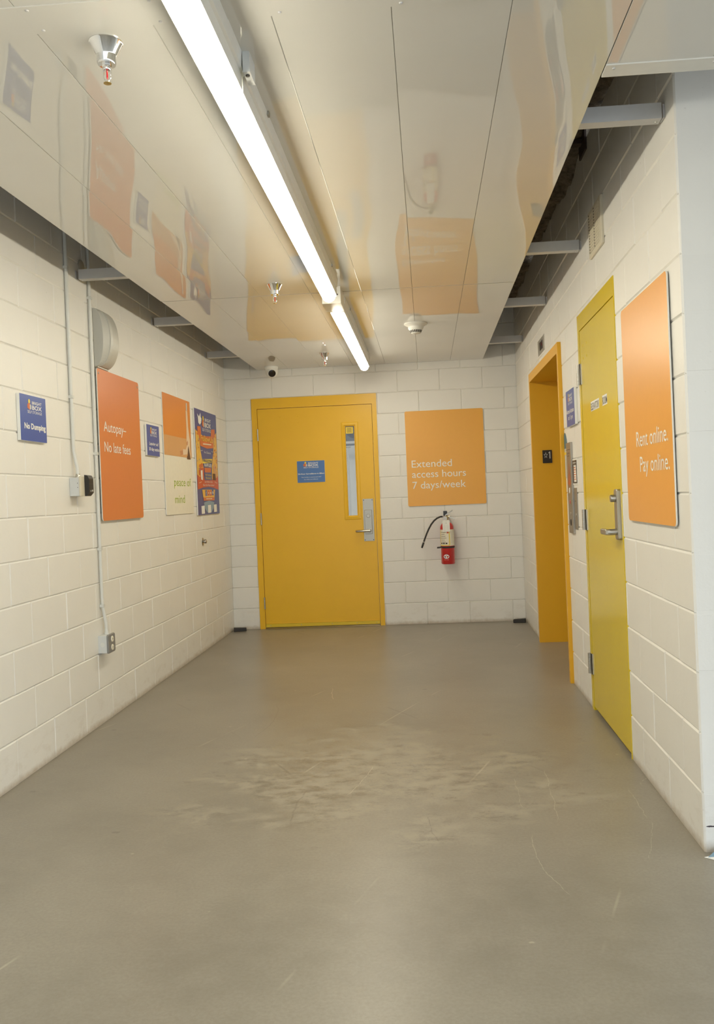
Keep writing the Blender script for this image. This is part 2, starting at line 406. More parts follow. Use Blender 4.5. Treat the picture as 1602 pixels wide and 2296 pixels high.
def text(s, x, z, h, mat_, parent, y, w=None, align='L', name='lettering', bold=0, spacing=1):
    """printed lettering: cap height h, optional exact width w, standing on baseline z"""
    cu = bpy.data.curves.new(name, 'FONT'); cu.body = s; cu.size = 1; cu.resolution_u = 3; cu.offset = bold; cu.space_character = spacing
    cu.extrude = .0
    o = bpy.data.objects.new(name, cu); C.objects.link(o)
    dg = bpy.context.evaluated_depsgraph_get(); me = bpy.data.meshes.new_from_object(o.evaluated_get(dg))
    bpy.data.objects.remove(o); bpy.data.curves.remove(cu)
    xs = [v.co.x for v in me.vertices]
    a, b = min(xs), max(xs); k = h/.73
    kx = k if w is None else w/(b-a)
    wid = (b-a)*kx; ox = {'L': x, 'C': x-wid/2, 'R': x-wid}[align]
    for v in me.vertices: v.co = (ox+(v.co.x-a)*kx, y, z+v.co.y*k)
    me.materials.clear(); me.materials.append(M[mat_])
    t = bpy.data.objects.new(name, me); C.objects.link(t); t.parent = parent
    return t

# ------------------------------------------------------------------ block walls
def subtract(r, h):
    a, b, c, d = r; e, f, g, k = h
    if f <= a or e >= b or k <= c or g >= d: return [r]
    o = []
    if e > a: o.append((a, e, c, d))
    if f < b: o.append((f, b, c, d))
    m0, m1 = max(a, e), min(b, f)
    if g > c: o.append((m0, m1, c, g))
    if k < d: o.append((m0, m1, k, d))
    return o
def block_wall(name, u0, u1, z1, off, holes, mat_, rz, loc, slab_u=None, thick=.19, inner=(1, 1), G=.006, D=.0065):
    """running-bond block wall in local xz; off = x of a joint in even courses"""
    mb = MB(); rnd = random.Random(name)
    n = int(round(z1/CR))
    for k in range(n):
        o = off if k % 2 == 0 else off+BL/2
        i0 = math.floor((u0-o)/BL)-1
        js = [u0]+[o+i*BL for i in range(i0, i0+int((u1-u0)/BL)+5) if u0+.1 < o+i*BL < u1-.1]+[u1]
        for a, b in zip(js, js[1:]):
            rs = [(a, b, k*CR, (k+1)*CR)]
            for h in holes: rs = sum((subtract(r, h) for r in rs), [])
            dz = rnd.uniform(-.0012, .0012)
            for (p, q, c, d) in rs:
                if q-p < .012 or d-c < .012: continue
                gl = G*rnd.uniform(.7, 1.2); g0 = G*rnd.uniform(.8, 1.3)
                if k == 0: g0 = .001
                ga = .0006 if inner[0] and abs(p-u0) < 1e-6 else gl; gb = .0006 if inner[1] and abs(q-u1) < 1e-6 else gl
                f = [(p+ga, dz, c+g0), (q-gb, dz, c+g0), (q-gb, dz, d-G), (p+ga, dz, d-G)]
                m = [(p+ga*.45, D*.55, c+g0*.45), (q-gb*.45, D*.55, c+g0*.45), (q-gb*.45, D*.55, d-G*.45), (p+ga*.45, D*.55, d-G*.45)]
                e = [(p, D, c), (q, D, c), (q, D, d), (p, D, d)]
                vs = f+m+e
                fs = [(0, 1, 2, 3)]
                for t in (0, 4):
                    for j in range(4):
                        jj = (j+1) % 4; fs.append((t+j, t+4+j, t+4+jj, t+jj))
                mb.add(vs, fs)
    s0, s1 = slab_u or (u0, u1)
    xs = sorted({s0, s1, *[min(max(v, s0), s1) for h in holes for v in h[:2]]}); zs = sorted({0, n*CR, *[v for h in holes for v in h[2:]]})
    def solid(i, j):
        cx, cz = (xs[i]+xs[i+1])/2, (zs[j]+zs[j+1])/2
        return not any(h[0] < cx < h[1] and h[2] < cz < h[3] for h in holes)
    mb.grid_slab(xs, zs, solid, D-.0002, thick)
    return struct(mb.build(name, mat_, None, loc, rz))

ZT = 15*CR
# left wall: local x = world y
block_wall('wall_left', -11.0, 0, ZT, -.0372, [], 'wall', LEFT, (0, 0, 0))
# back wall: local x = world x
block_wall('wall_back', 0, W, ZT, .258, [(.262, 1.467, 0, 2.228)], 'wall', BACK, (0, 0, 0), slab_u=(-.19, W+.19))
# right wall: local x = -world y
block_wall('wall_right', .002, -YE, ZT, -YE, [(1.175, 2.745, 0, 2.16), (3.388, 4.340, 0, 2.210)], 'wall', RIGHT, (W, 0, 0), inner=(1, 0))
# short return wall facing the camera at the near end of the right wall
block_wall('wall_return', W, 7.0, ZT, W+.2032, [], 'wall_ret', BACK, (0, YE, 0), slab_u=(W+.195, 7.0), inner=(0, 0), G=.007, D=.009)

# ------------------------------------------------------------------ floor, ceiling, deck
fl = MB(); fl.box(-1.2, 12, -22, 8, -.12, 0); struct(fl.build('floor', 'floor'))

ce = MB()
PW = (2.508-.330)/7
def plank(x0, x1, y0, y1, z=HC):
    c = .0012
    ce.add([(x0+c, y0, z), (x1-c, y0, z), (x1-c, y1, z), (x0+c, y1, z), (x0, y0, z+.0022), (x1, y0, z+.0022), (x1, y1, z+.0022), (x0, y1, z+.0022),
            (x0, y0, z+.022), (x1, y0, z+.022), (x1, y1, z+.022), (x0, y1, z+.022)],
           [(0, 1, 2, 3), (0, 3, 7, 4), (1, 5, 6, 2), (4, 7, 11, 8), (5, 9, 10, 6), (8, 11, 10, 9), (0, 4, 5, 1), (4, 8, 9, 5), (3, 2, 6, 7), (7, 6, 10, 11)])
for y0, y1 in ((-3.060, -.004), (-6.268, -3.078), (-9.47, -6.274), (-10.6, -9.476)):
    for k in range(7):
        plank(.330+k*PW, .330+(k+1)*PW-.0006, y0, y1, HC+(.0012 if y0 > -3.1 else 0))
for k in range(15):
    for y0, y1 in ((-8.9, -5.705), (-10.6, -8.906)):
        plank(2.5095+k*PW, 2.5095+(k+1)*PW-.0006, y0, y1)
struct(ce.build('ceiling', 'ceil'))

tr = MB()   # edge channel where the wide ceiling starts
tr.box(2.5095, 7.1, -5.765, -5.690, HC-.004, HC+.024)
t1 = struct(tr.build('trim_1', 'whitem'))
for x in (2.535, 2.83, 3.14):
    MB().lathe([(0, -.004), (.004, -.0035), (.005, 0)], (x, -5.745, HC-.004), n=10).build('screw', 'zinc', t1)
tr = MB()   # joint cover strip across the ceiling, near the first sprinkler
tr.box(.331, 2.506, -6.290, -6.165, HC-.0028, HC+.001)
t2 = struct(tr.build('trim_2', 'ceil'))
for k in range(8):
    for y in (-6.275, -6.18):
        MB().lathe([(0, -.0035), (.004, -.003), (.005, 0)], (min(.355+k*PW, 2.49), y, HC-.0028), n=10).build('screw', 'zinc', t2)

dk = MB()   # lumpy fireproofed deck above the ceiling
nx, ny = 40, 72
vs = []
for j in range(ny+1):
    for i in range(nx+1):
        x = -.02+i*(W+.04)/nx; y = -5.6+j*5.6/ny
        q = Vector((x*2.2, y*2.2, .3)); z = 3.035+.07*noise.noise(q)+.06*noise.noise(q*3.1)+.03*noise.noise(q*9)
        vs.append((x, y, z))
dk.add(vs, [(j*(nx+1)+i, j*(nx+1)+i+1, (j+1)*(nx+1)+i+1, (j+1)*(nx+1)+i) for j in range(ny) for i in range(nx)], 0, True)
dk.box(-.19, W+.19, -5.6, .19, 3.2, 3.35)
dk.box(-.19, 7.2, -10.6, -5.6, 2.95, 3.3)
struct(dk.build('ceiling_deck', 'deck'))

# ------------------------------------------------------------------ steel channels over the ceiling
def purlin(y, label):
    mb = MB(); z0, z1, d = 2.537, 2.592, .052
    x0, x1 = .022, W-.012
    mb.box(x0, x1, y, y+.003, z0, z1)            # web, near face
    mb.box(x0, x1, y+.003, y+d, z0, z0+.003)          # bottom flange
    mb.box(x0, x1, y+.003, y+d*.8, z1-.003, z1)
    r = thing('steel_channel', label, 'channel', (0, 0, 0), 0, 'steel channels above the ceiling panels')
    mb.build('channel', 'zinc', r)
    for x in (x0+.012, x1-.014):
        MB().lathe([(.0035, -.003), (.0042, 0)], (x, y+.03, z0), n=10).build('screw', 'steel', r)
    # clip angle fixing each end to the wall
    for x in (.0, W-.008):
        MB().box(x+.0005, x+.0075, y+.004, y+.05, z0+.004, z1-.004).build('wall_clip', 'zinc', r)
    # hangers that carry the panels
    for x in (.5, 1.25, 2.0):
        MB().box(x, x+.025, y+.01, y+.035, HC+.0235, z0).build('panel_hanger', 'zinc', r)
    return r
purlin(-5.275, 'white steel channel nearest the camera, above the gap by the return wall corner')
purlin(-3.603, 'steel channel crossing beside the conduits and the wall vent grille')
purlin(-2.237, 'third steel channel back, crossing beyond the wall vent grille')
purlin(-.72, 'farthest steel channel, just in front of the back wall')

# dark hanger bracket in the gap
o = MB(); o.box(W-.2, W-.004, -3.80, -3.75, 3.035-.0, 3.06); o.box(W-.012, W-.002, -3.87, -3.70, 2.98, 3.1)
tag(o.build('pipe_bracket', 'rust'), 'dark rusty bracket high on the right wall inside the ceiling gap', 'bracket')

# ------------------------------------------------------------------ lights
LX = 1.408
def strip_light(y0, y1, label):
    r = thing('strip_light', label, 'light', (LX, y0, HC), 0, 'lit strip lights in a row on the ceiling')
    L = y1-y0
    mb = MB()   # housing: shallow channel with sloped sides
    P = [(-.054, 0), (-.050, -.040), (-.040, -.049), (.040, -.049), (.050, -.040), (.054, 0)]
    n = len(P); vs = [(x, .012, z) for x, z in P]+[(x, L-.012, z) for x, z in P]
    mb.add(vs, [(i, (i+1) % n, n+(i+1) % n, n+i) for i in range(n)]+[tuple(range(n)), tuple(range(2*n-1, n-1, -1))])
    for yy in (.28, L*.5, L-.3):   # stiffening rib / screws
        mb.lathe([(.0, -.052), (.005, -.0515), (.006, -.049)], (.028, yy, 0), n=10)
    hs = mb.build('housing', 'whitem', r)
    for yy in (.35, L-.35):
        MB().box(-.06, .06, yy-.012, yy+.012, -.012, 0).build('mounting_clip', 'steel', r)
    # opaque tray under the channel, then the rounded acrylic lens
    MB().box(-.044, .044, .004, L-.004, -.094, -.049).build('tray', 'whitem', r)
    R = .0395; zc = -.0925; Q = 22; A0, A1 = math.radians(178), math.radians(362); vs = []
    ends = [(0, .2), (.006, .55), (.016, .84), (.034, 1)]
    rings = ends+[(L-dy, k) for dy, k in reversed(ends)]
    mb = MB()
    for dy, k in rings:
        for i in range(Q+1):
            a = A0+(A1-A0)*i/Q; vs.append((R*k*math.cos(a), dy, zc+R*k*math.sin(a)))
    q = Q+1
    fs = [(i*q+j, i*q+j+1, (i+1)*q+j+1, (i+1)*q+j) for i in range(len(rings)-1) for j in range(Q)]
    fs += [tuple(range(q)), tuple((len(rings)-1)*q+j for j in range(q))]
    fs += [(i*q, (i+1)*q, (i+1)*q+Q, i*q+Q) for i in range(len(rings)-1)]
    mb.add(vs, fs, 0, True)
    lens = mb.build('lens', 'tube', r)
    lens['label'] = 'glowing white lens'
    return r
strip_light(-8.39, -5.958, 'glowing strip light nearest the camera, running out of the top of the frame')
strip_light(-5.952, -3.36, 'long glowing strip light in the middle of the row, ending at the beige sensor box')
strip_light(-2.93, -.52, 'glowing strip light farthest back, ending near the back wall beside the dome camera')
# white coupler between first and second light
r = thing('coupler_box', 'small white coupler block joining the two nearer strip lights', 'connector', (LX, -5.955, HC))
MB().box(.0545, .074, -.04, .04, -.058, 0).build('body', 'boxgrey', r)
MB().lathe([(.006, -.061), (.006, -.058)], (.064, -.02, 0), n=10).build('grommet', 'black', r)
# sensor box between second and third light
r = thing('sensor_box', 'beige metal box hanging between the middle and farthest strip lights', 'box', (1.404, -3.2, HC+.0005))
mb = MB(); mb.box(-.056, .056, -.02, .215, -.102, 0); mb.build('body', 'whitem', r)
mb = MB()
for x in (.02, .036): mb.lathe([(.005, -.0215), (.005, -.0195)], (x, 0, -.05+(.02 if x < .03 else 0)), axis='y', n=10)
mb.build('knockout', 'dark', r)

# ------------------------------------------------------------------ sprinklers, detector, camera
spr = thing('sprinkler_head', 'chrome sprinkler head nearest the camera, at upper left of the ceiling', 'sprinkler', (1.112, -6.095, HC), 0, 'chrome sprinkler heads on the ceiling')
MB().lathe([(.0445, 0), (.0445, -.002), (.042, -.004), (.0275, -.036), (.0262, -.038), (.0262, -.056), (.0235, -.061), (.012, -.0615)], n=40).build('escutcheon', 'chrome', spr)
MB().lathe([(.0125, -.060), (.0125, -.066), (.011, -.067), (.0115, -.073), (.010, -.076), (.004, -.077)], n=24).build('body', 'chrome', spr)
mb = MB()
for s in (-1, 1): mb.tube([(s*.0095, 0, -.074), (s*.0098, 0, -.094), (s*.004, 0, -.106), (0, 0, -.109)], .0018, 8)
mb.build('yoke', 'chrome', spr)
MB().lathe([(0, -.077), (.0022, -.078), (.0024, -.095), (.001, -.1), (0, -.1015)], n=12).build('bulb', 'redglass', spr)
mb = MB()
n = 24; mb.lathe([(0, -.1085), (.004, -.108), (.0105, -.1105), (.0105, -.1115), (.004, -.1112), (0, -.1125)], n=n)
mb.build('deflector', 'brass', spr)
dup(spr, (1.087, -3.345, HC), 'chrome sprinkler head in the middle, just before the ceiling seam')
dup(spr, (1.083, -.825, HC), 'chrome sprinkler head farthest back, between the dome camera and strip light')

sd = thing('smoke_detector', 'round white smoke detector on the ceiling before the orange sign', 'smoke detector', (1.892, -1.925, HC+.0012))
MB().lathe([(.086, 0), (.0865, -.006), (.078, -.012), (.058, -.022), (.056, -.024)], n=48).build('base', 'white', sd)
MB().lathe([(.0565, -.0225), (.057, -.034), (.054, -.041), (.047, -.048), (.036, -.070), (.033, -.073), (.012, -.0755), (0, -.0755)], n=48).build('body', 'white', sd)
mb = MB()
for i in range(18):
    a0 = 2*PI*i/18; da = .11
    def pt(r, z, a): return (r*math.cos(a), r*math.sin(a), z)
    mb.add([pt(.0462, -.0508, a0-da), pt(.0462, -.0508, a0+da), pt(.0385, -.0672, a0+da), pt(.0385, -.0672, a0-da),
            pt(.044, -.0508, a0-da), pt(.044, -.0508, a0+da), pt(.036, -.0672, a0+da), pt(.036, -.0672, a0-da)],
           [(0, 1, 2, 3), (7, 6, 5, 4), (0, 4, 5, 1), (1, 5, 6, 2), (2, 6, 7, 3), (3, 7, 4, 0)])
mb.build('sensor_slots', 'dark', sd)
MB().lathe([(.003, -.0575), (.003, -.05)], (.036, -.03, .012), n=8).build('indicator', 'dark', sd)

cam_ = thing('dome_camera', 'white turret security camera on the ceiling above the back door', 'camera', (.502, -.19, HC+.0012), math.radians(8))
MB().lathe([(.062, 0), (.063, -.014), (.0615, -.022), (.060, -.0235)], n=40).build('base', 'white', cam_)
mb = MB(); prof = [(.058, -.0225), (.0605, -.030)]
for i in range(1, 13):
    a = PI/2*i/12; prof.append((.0605*math.cos(a), -.046-.0605*math.sin(a)))
mb.lathe(prof, n=40); mb.build('ball', 'white', cam_)
# lens window looks out towards the viewer, tilted down
e = Vector((.10, -.90, -.42)).normalized(); rot = e.to_track_quat('Z', 'Y').to_matrix().to_4x4()
def lens_part(prof, name, m):
    mb = MB().lathe(prof, n=36)
    mb.v = [tuple((rot @ Vector(v))+Vector((0, 0, -.046))) for v in mb.v]
    return mb.build(name, m, cam_)
lens_part([(.041, .036), (.041, .052), (.038, .0565), (.033, .057)], 'lens_ring', 'white')
lens_part([(.0345, .050), (.0345, .0575), (.030, .0595), (0, .0605)], 'lens_cover', 'smoked')

# ------------------------------------------------------------------ door 1 (yellow door in the back wall)
def hinge_parts(parent, xs, zs, h=.115, leaf=False):
    for z in zs:
        mb = MB()
        for k in range(5):
            a = z+k*h/5; mb.lathe([(.0072, a+.0005), (.0072, a+h/5-.0005)], (xs, -.013, 0), n=14)
        if leaf: mb.box(xs+.004, xs+.034, -.006, -.002, z, z+h); mb.box(xs+.034, xs+.037, -.010, -.002, z, z+h)
        mb.build('hinge', 'steel', parent)
d1 = thing('door_1', 'golden yellow metal door with narrow window in the back wall', 'door', (0, 0, 0)); d1['kind'] = 'structure'
FX0, FX1, FZ = .257, 1.472, 2.233; LX0, LX1, LZ = .313, 1.424, 2.130
mb = MB()
mb.grid_slab([FX0, LX0-.004, LX1+.004, FX1], [0, LZ+.004, FZ], lambda i, j: not (i == 1 and j == 0), -.008, .10)
mb.build('door_frame', 'yellow', d1)
mb = MB(); WX0, WX1, WZ0, WZ1 = 1.160, 1.249, 1.065, 1.930
mb.grid_slab([LX0, WX0, WX1, LX1], [.048, WZ0, WZ1, LZ], lambda i, j: not (i == 1 and j == 1), -.002, .042)
for x, z in ((.532, 2.048), (.707, 2.049), (.534, 1.985), (.708, 1.987)):
    mb.lathe([(0, -.0045), (.004, -.004), (.006, -.002)], (x, 0, z), axis='y', n=12)
leaf1 = mb.build('door_leaf', 'yellow', d1)
mb = MB()   # moulded frame round the glass
a, b, c, d = 1.122, 1.287, 1.027, 1.968
for (p0, p1) in (((a, c), (WX0, WZ0)),):
    o_ = [(a, c), (b, c), (b, d), (a, d)]; i_ = [(WX0+.002, WZ0+.002), (WX1-.002, WZ0+.002), (WX1-.002, WZ1-.002), (WX0+.002, WZ1-.002)]
    mid = [(a+.006, c+.006), (b-.006, c+.006), (b-.006, d-.006), (a+.006, d-.006)]
    inn = [(WX0-.010, WZ0-.010), (WX1+.010, WZ0-.010), (WX1+.010, WZ1+.010), (WX0-.010, WZ1+.010)]
    vs = [(x, -.0022, z) for x, z in o_]+[(x, -.006, z) for x, z in mid]+[(x, -.0085, z) for x, z in inn]+[(x, .004, z) for x, z in i_]+[(x, .012, z) for x, z in i_]
    fs = [(t+j, t+(j+1) % 4, t+4+(j+1) % 4, t+4+j) for t in (0, 4, 8, 12) for j in range(4)]
    mb.add(vs, fs)
mb.build('window_frame', 'yellow', d1)
MB().box(WX0+.001, WX1-.001, .014, .020, WZ0+.001, WZ1-.001).build('window_pane', 'glass', d1)
mb = MB(); mb.box(LX0, LX1, -.010, .04, .016, .047)
sw = mb.build('door_sweep', 'sweep', d1); sw['label'] = 'brighter yellow sweep strip'
for x in (.36, .66, .96, 1.2, 1.39):
    MB().lathe([(0, -.0125), (.003, -.012), (.004, -.010)], (x, 0, .032), axis='y', n=8).build('screw', 'steel', sw)
mb = MB(); mb.add([(LX0-.002, -.03, .001), (LX1+.002, -.03, .001), (LX1+.002, .1, .001), (LX0-.002, .1, .001), (LX0-.002, -.012, .012), (LX1+.002, -.012, .012), (LX1+.002, .1, .012), (LX0-.002, .1, .012)],
   [(0, 1, 5, 4), (4, 5, 6, 7), (0, 4, 7, 3), (1, 2, 6, 5), (3, 7, 6, 2), (0, 3, 2, 1)])
mb.build('threshold', 'steeld', d1)
hinge_parts(d1, LX0-.002, (1.825, 1.010, .193))
# lock plate, escutcheon and lever
lp = MB().bbox(1.302, 1.403, -.0055, -.002, .815, 1.222, .002).build('lock_plate', 'lockplate', d1)
for x in (1.312, 1.393):
    for z in (.827, 1.21): MB().lathe([(0, -.0078), (.004, -.0075), (.0045, -.0055)], (x, 0, z), axis='y', n=10).build('screw', 'black', lp)
es = MB().bbox(1.316, 1.386, -.020, -.0055, .884, 1.115, .006).build('escutcheon', 'lockplate', d1)
MB().lathe([(0, -.0225), (.016, -.0225), (.0185, -.020)], (1.351, 0, 1.058), axis='y', n=28).build('lock_cylinder', 'steeld', es)
mb = MB(); mb.lathe([(.016, -.02), (.016, -.034), (.013, -.036), (.010, -.05), (0, -.0505)], (1.36, 0, .916), axis='y', n=24)
mb.tube([(1.363, -.056, .916), (1.34, -.058, .916), (1.30, -.058, .915), (1.25, -.056, .914), (1.237, -.05, .914), (1.235, -.036, .914)], .011, 12)
mb.build('lever_handle', 'steel', d1)

# hallway beyond the glass
hw = MB(); hw.box(-.8, 2.6, 7.0, 7.12, 0, 2.14)
for k in range(40): hw.box(-.8+k*.085, -.8+k*.085+.04, 6.992, 7.0, 0, 2.14)
struct(hw.build('wall_hall_end', 'hallwall'))
hw = MB(); hw.box(-.92, -.8, .195, 7.12, 0, 3.1); hw.box(2.6, 2.72, .195, 7.12, 0, 3.1); struct(hw.build('wall_hall_sides', 'hallwall'))
hw = MB(); hw.box(-.92, 2.72, .195, 7.6, 3.1, 3.2); struct(hw.build('ceiling_hall', 'dark'))
hw = MB(); hw.box(-.92, 2.72, 7.5, 7.6, 0, 3.1); struct(hw.build('wall_hall_back', 'dark'))
hp = thing('hall_post', 'grey steel corner post in the hallway seen through the door window', 'post', (.585, 6.5, 0))
MB().box(0, .03, 0, .05, 0, 2.075).build('post', 'zinc', hp); MB().box(-.2, .06, -.01, .06, 2.075, 2.095).build('track', 'steeld', hp)
hb = MB(); hb.box(-.8, 2.6, 6.3, 6.42, 2.135, 2.175); tag(hb.build('hall_beam', 'zinc'), 'grey beam crossing the hallway ceiling behind the door window', 'beam')
hl = thing('hall_fill_light', 'added unseen fill light in the hallway beyond the yellow back door', 'light', (1.5, 3.4, 3.0999))  # added light, out of view, to brighten the hall behind the glass
MB().box(-.07, .07, -.8, .8, -.05, 0).build('housing', 'whitem', hl); MB().box(-.055, .055, -.78, .78, -.085, -.05).build('lens', 'hallfill', hl)

# yellow notice on the glass
st = thing('window_sticker', 'small yellow notice sticker at the top of the door window', 'sticker', (0, .0138, 0))
MB().slab(quad(1.166, 1.236, 1.858, 1.922), -.0004, 0).build('sheet', 'yel', st)
mb = MB()
for k in range(7): mb.poly(quad(1.176+.003*(k % 2), 1.226-.004*(k % 3), 1.868+k*.0068, 1.8705+k*.0068), -.0008, 0, .0003)
mb.build('print_lines', 'brown', st)

# ------------------------------------------------------------------ signs
def board(name, label, cat, side, u0, u1, v0, v1, face, thick, gap=.0, r=.012, group=None, edge='paper'):
    """returns root; local origin at the board's lower left on the wall; -y is out"""
    cu = (u0+u1)/2
    loc = {LEFT: (gap, cu, v0), BACK: (cu, -gap, v0), RIGHT: (W-gap, -cu, v0)}[side]
    t = thing(name, label, cat, loc, side, group)
    w, h = u1-u0, v1-v0
    MB().slab(rrect(-w/2, w/2, 0, h, r), -thick, 0, 0, 1, ch=.0006).build('panel', [face, edge], t)
    return t, w, h, -thick-.0006
def brand_mark(t, cx, z, k, y):
    """figure-and-box emblem with three lines of lettering; k = overall width, z = baseline of the big word"""
    def Q(pts, name, m, lay): MB().poly([(cx+a*k, z+b*k) for a, b in pts], y-.0003*lay).build(name, m, t)
    Q(ell(-.365, .235, .062, .075), 'emblem_flame', 'yel', 0)
    Q([(-.50, .03), (-.36, -.02), (-.30, .02), (-.30, .15), (-.36, .19), (-.46, .17), (-.50, .12)], 'emblem_figure', 'redor', 1)
    Q([(-.345, -.02), (-.24, .01), (-.24, .12), (-.29, .155), (-.345, .13)], 'emblem_box', 'grey', 2)
    text('BRIGHT', cx-.18*k, z+.165*k, .095*k, 'paper', t, y, w=.68*k, bold=.014)
    text('BOX', cx-.18*k, z, .135*k, 'paper', t, y, w=.68*k, bold=.022)
    text('SELF STORAGE', cx-.5*k, z-.125*k, .090*k, 'paper', t, y, w=1.0*k)
def screws(t, pts, y):
    for x, z in pts: MB().lathe([(0, y-.002), (.006, y-.0017), (.008, y)], (x, 0, z), axis='y', n=12).build('screw', 'steeld', t)

# left wall: blue 'No Dumping'
t, w, h, y = board('wall_sign', 'small blue sign reading No Dumping, leftmost on the left wall', 'sign', LEFT, -4.377, -4.092, 1.588, 1.812, 'blue', .016, .0015, .003, 'blue notice signs')
brand_mark(t, .016, .156, .157, y); text('No Dumping', .0145, .060, .028, 'paper', t, y, w=.232, align='C', bold=.035)
# left wall: orange 'Autopay'
t, w, h, y = board('message_sign', 'tall dark orange board reading Autopay No late fees', 'sign', LEFT, -3.378, -2.638, 1.170, 2.074, 'orange', .006, .013, .02, 'large message boards')
text('Autopay\u2013', -.297, .535, .064, 'paper', t, y, w=.388); text('No late fees', -.297, .413, .064, 'paper', t, y, w=.457)
screws(t, [(-.345, .875), (.345, .872)], y)
for x in (-.25, .25):
    for z in (.1, .8): MB().box(x-.03, x+.03, 0, .0112, z-.02, z+.02).build('standoff_pad', 'dark', t)
# left wall: blue 'Leaving us?'
t, w, h, y = board('wall_sign', 'small blue Leaving us 30 day notice sign between two boards', 'sign', LEFT, -2.492, -2.211, 1.596, 1.812, 'blue', .014, .0015, .003, 'blue notice signs')
brand_mark(t, .012, .155, .150, y); text('Leaving us?', .012, .074, .023, 'paper', t, y, w=.204, align='C', bold=.02); text('30 day notice', .014, .036, .023, 'paper', t, y, w=.232, align='C', bold=.02)
# left wall: 'peace of mind'
t, w, h, y = board('message_sign', 'board with orange photo above green peace of mind lettering', 'sign', LEFT, -2.078, -1.326, 1.170, 2.083, 'cream', .006, .0015, .014, 'large message boards')
mb = MB(); mb.poly(rrect(-w/2+.001, w/2-.001, .449, h-.001, .012), y, 0); mb.build('photo_wall', 'ltor', t)
mb = MB(); mb.poly(quad(-w/2+.001, w/2-.001, .449, .60), y-.0005); mb.build('photo_floor', 'tan', t)
fy = y-.001
mb = MB(); mb.poly([(.245, .83), (.292, .828), (.300, .70), (.335, .60), (.330, .50), (.350, .44), (.325, .445), (.29, .53), (.24, .475), (.125, .468), (.115, .50), (.13, .515), (.20, .512), (.245, .55), (.235, .58), (.247, .66)], fy)
mb.build('photo_figure', 'cloth', t)
mb = MB(); mb.poly([(.118, .472), (.085, .466), (.045, .458), (.05, .478), (.035, .488), (.05, .497), (.085, .498), (.118, .503)], fy-.0004); mb.build('photo_hand', 'skin', t)
MB().poly([(.232, .555), (.262, .55), (.275, .575), (.262, .59), (.24, .575)], fy-.0004).build('photo_hand', 'skin', t)
mb = MB(); mb.poly([(.285, .545), (.322, .47), (.335, .437), (.23, .437), (.232, .455), (.253, .47), (.268, .52)], fy-.0004); mb.build('photo_hair', 'brown', t)
mb = MB(); mb.poly(quad(.258, .288, .832, .892), fy-.0004); mb.build('photo_sock', 'grey', t)
text('peace of', -.155, .219, .066, 'green', t, y, w=.473); text('mind', -.146, .087, .066, 'green', t, y, w=.267)

# left wall: busy poster
t, w, h, y = board('poster_sign', 'tall blue, gold and red Follow Us raffle poster nearest the corner', 'poster', LEFT, -1.2075, -.451, 1.1465, 2.049, 'navy', .010, .0015, .004)
def P(pts, name, m, lay): 
    for p in pts: MB().poly([((a-.5)*w, b*h) for a, b in p], y-.0004*lay).build(name, m, t)
P([[(.02, .80), (.16, .77), (.20, .62), (.30, .47), (.32, .34), (.02, .36)], [(.98, .82), (.84, .77), (.80, .62), (.70, .47), (.68, .34), (.98, .37)]], 'gold_field', 'gold', 1)
P([[(.02, .38), (.25, .34), (.5, .37), (.75, .34), (.98, .38), (.98, .24), (.75, .26), (.5, .27), (.25, .26), (.02, .24)]], 'red_field', 'red', 2)
P([[(.20, .30-.06), (.80, .30-.06), (.74, .135), (.26, .135)]], 'gold_tablet', 'gold', 3)
P([[(.24, .165), (.76, .165), (.75, .135), (.25, .135)]], 'red_ribbon', 'redor', 4)
P([[(.30, .06), (.70, .06), (.74, .115), (.5, .135), (.26, .115)], [(.40, .02), (.60, .02), (.70, .06), (.30, .06)]], 'blue_glow', 'sky', 1)
P([[(.10, .835), (.24, .84), (.26, .76), (.42, .755), (.70, .77), (.74, .84), (.90, .85), (.90, .77), (.82, .76), (.80, .655), (.5, .64), (.20, .655), (.16, .75), (.10, .76)]], 'red_banner', 'redor', 3)
P([[(.28, .53), (.72, .545), (.72, .505), (.28, .49)]], 'yellow_bar', 'yel', 4)
P([[(.35, .45), (.65, .455), (.63, .41), (.36, .405)]], 'orange_bar', 'redor', 3)
P([[(.33, .405), (.67, .41), (.68, .335), (.33, .33)]], 'navy_tab', 'navy', 4)
P([[(.12, .44), (.32, .45), (.30, .33), (.24, .30), (.16, .34)], [(.09, .42), (.12, .425), (.13, .375), (.09, .37)]], 'popcorn_box', 'red', 4)
P([[(.17, .42), (.25, .425), (.25, .33), (.18, .335)]], 'popcorn_stripe', 'paper', 5)
P([ell(.16, .46, .05, .02, 10), ell(.24, .47, .05, .022, 10)], 'popcorn', 'redor', 5)
P([[(.74, .47), (.86, .50), (.90, .44), (.78, .41)], [(.80, .42), (.93, .43), (.93, .36), (.82, .36)]], 'snack_bar', 'tan', 5)
P([[(.72, .40), (.84, .40), (.86, .335), (.72, .335)]], 'soda_cup', 'brown', 6)
P([[(.34, .235), (.42, .235), (.42, .180), (.34, .180)], [(.64, .24), (.72, .24), (.72, .185), (.64, .185)]], 'blue_tile', 'blue', 5)
P([[(.45, .235), (.52, .235), (.52, .182), (.45, .182)], [(.55, .235), (.62, .235), (.62, .182), (.55, .182)]], 'red_tile', 'red', 5)
P([[(.475, .22), (.505, .208), (.475, .196)], ell(.585, .208, .018, .014, 12), [(.66, .222), (.70, .222), (.705, .205), (.67, .193), (.675, .207)]], 'tile_symbol', 'paper', 6)
P([[(.14, .085), (.28, .088), (.28, .012), (.14, .01)], [(.43, .09), (.57, .092), (.57, .016), (.43, .014)], [(.71, .092), (.85, .095), (.85, .02), (.71, .018)]], 'white_card', 'paper', 4)
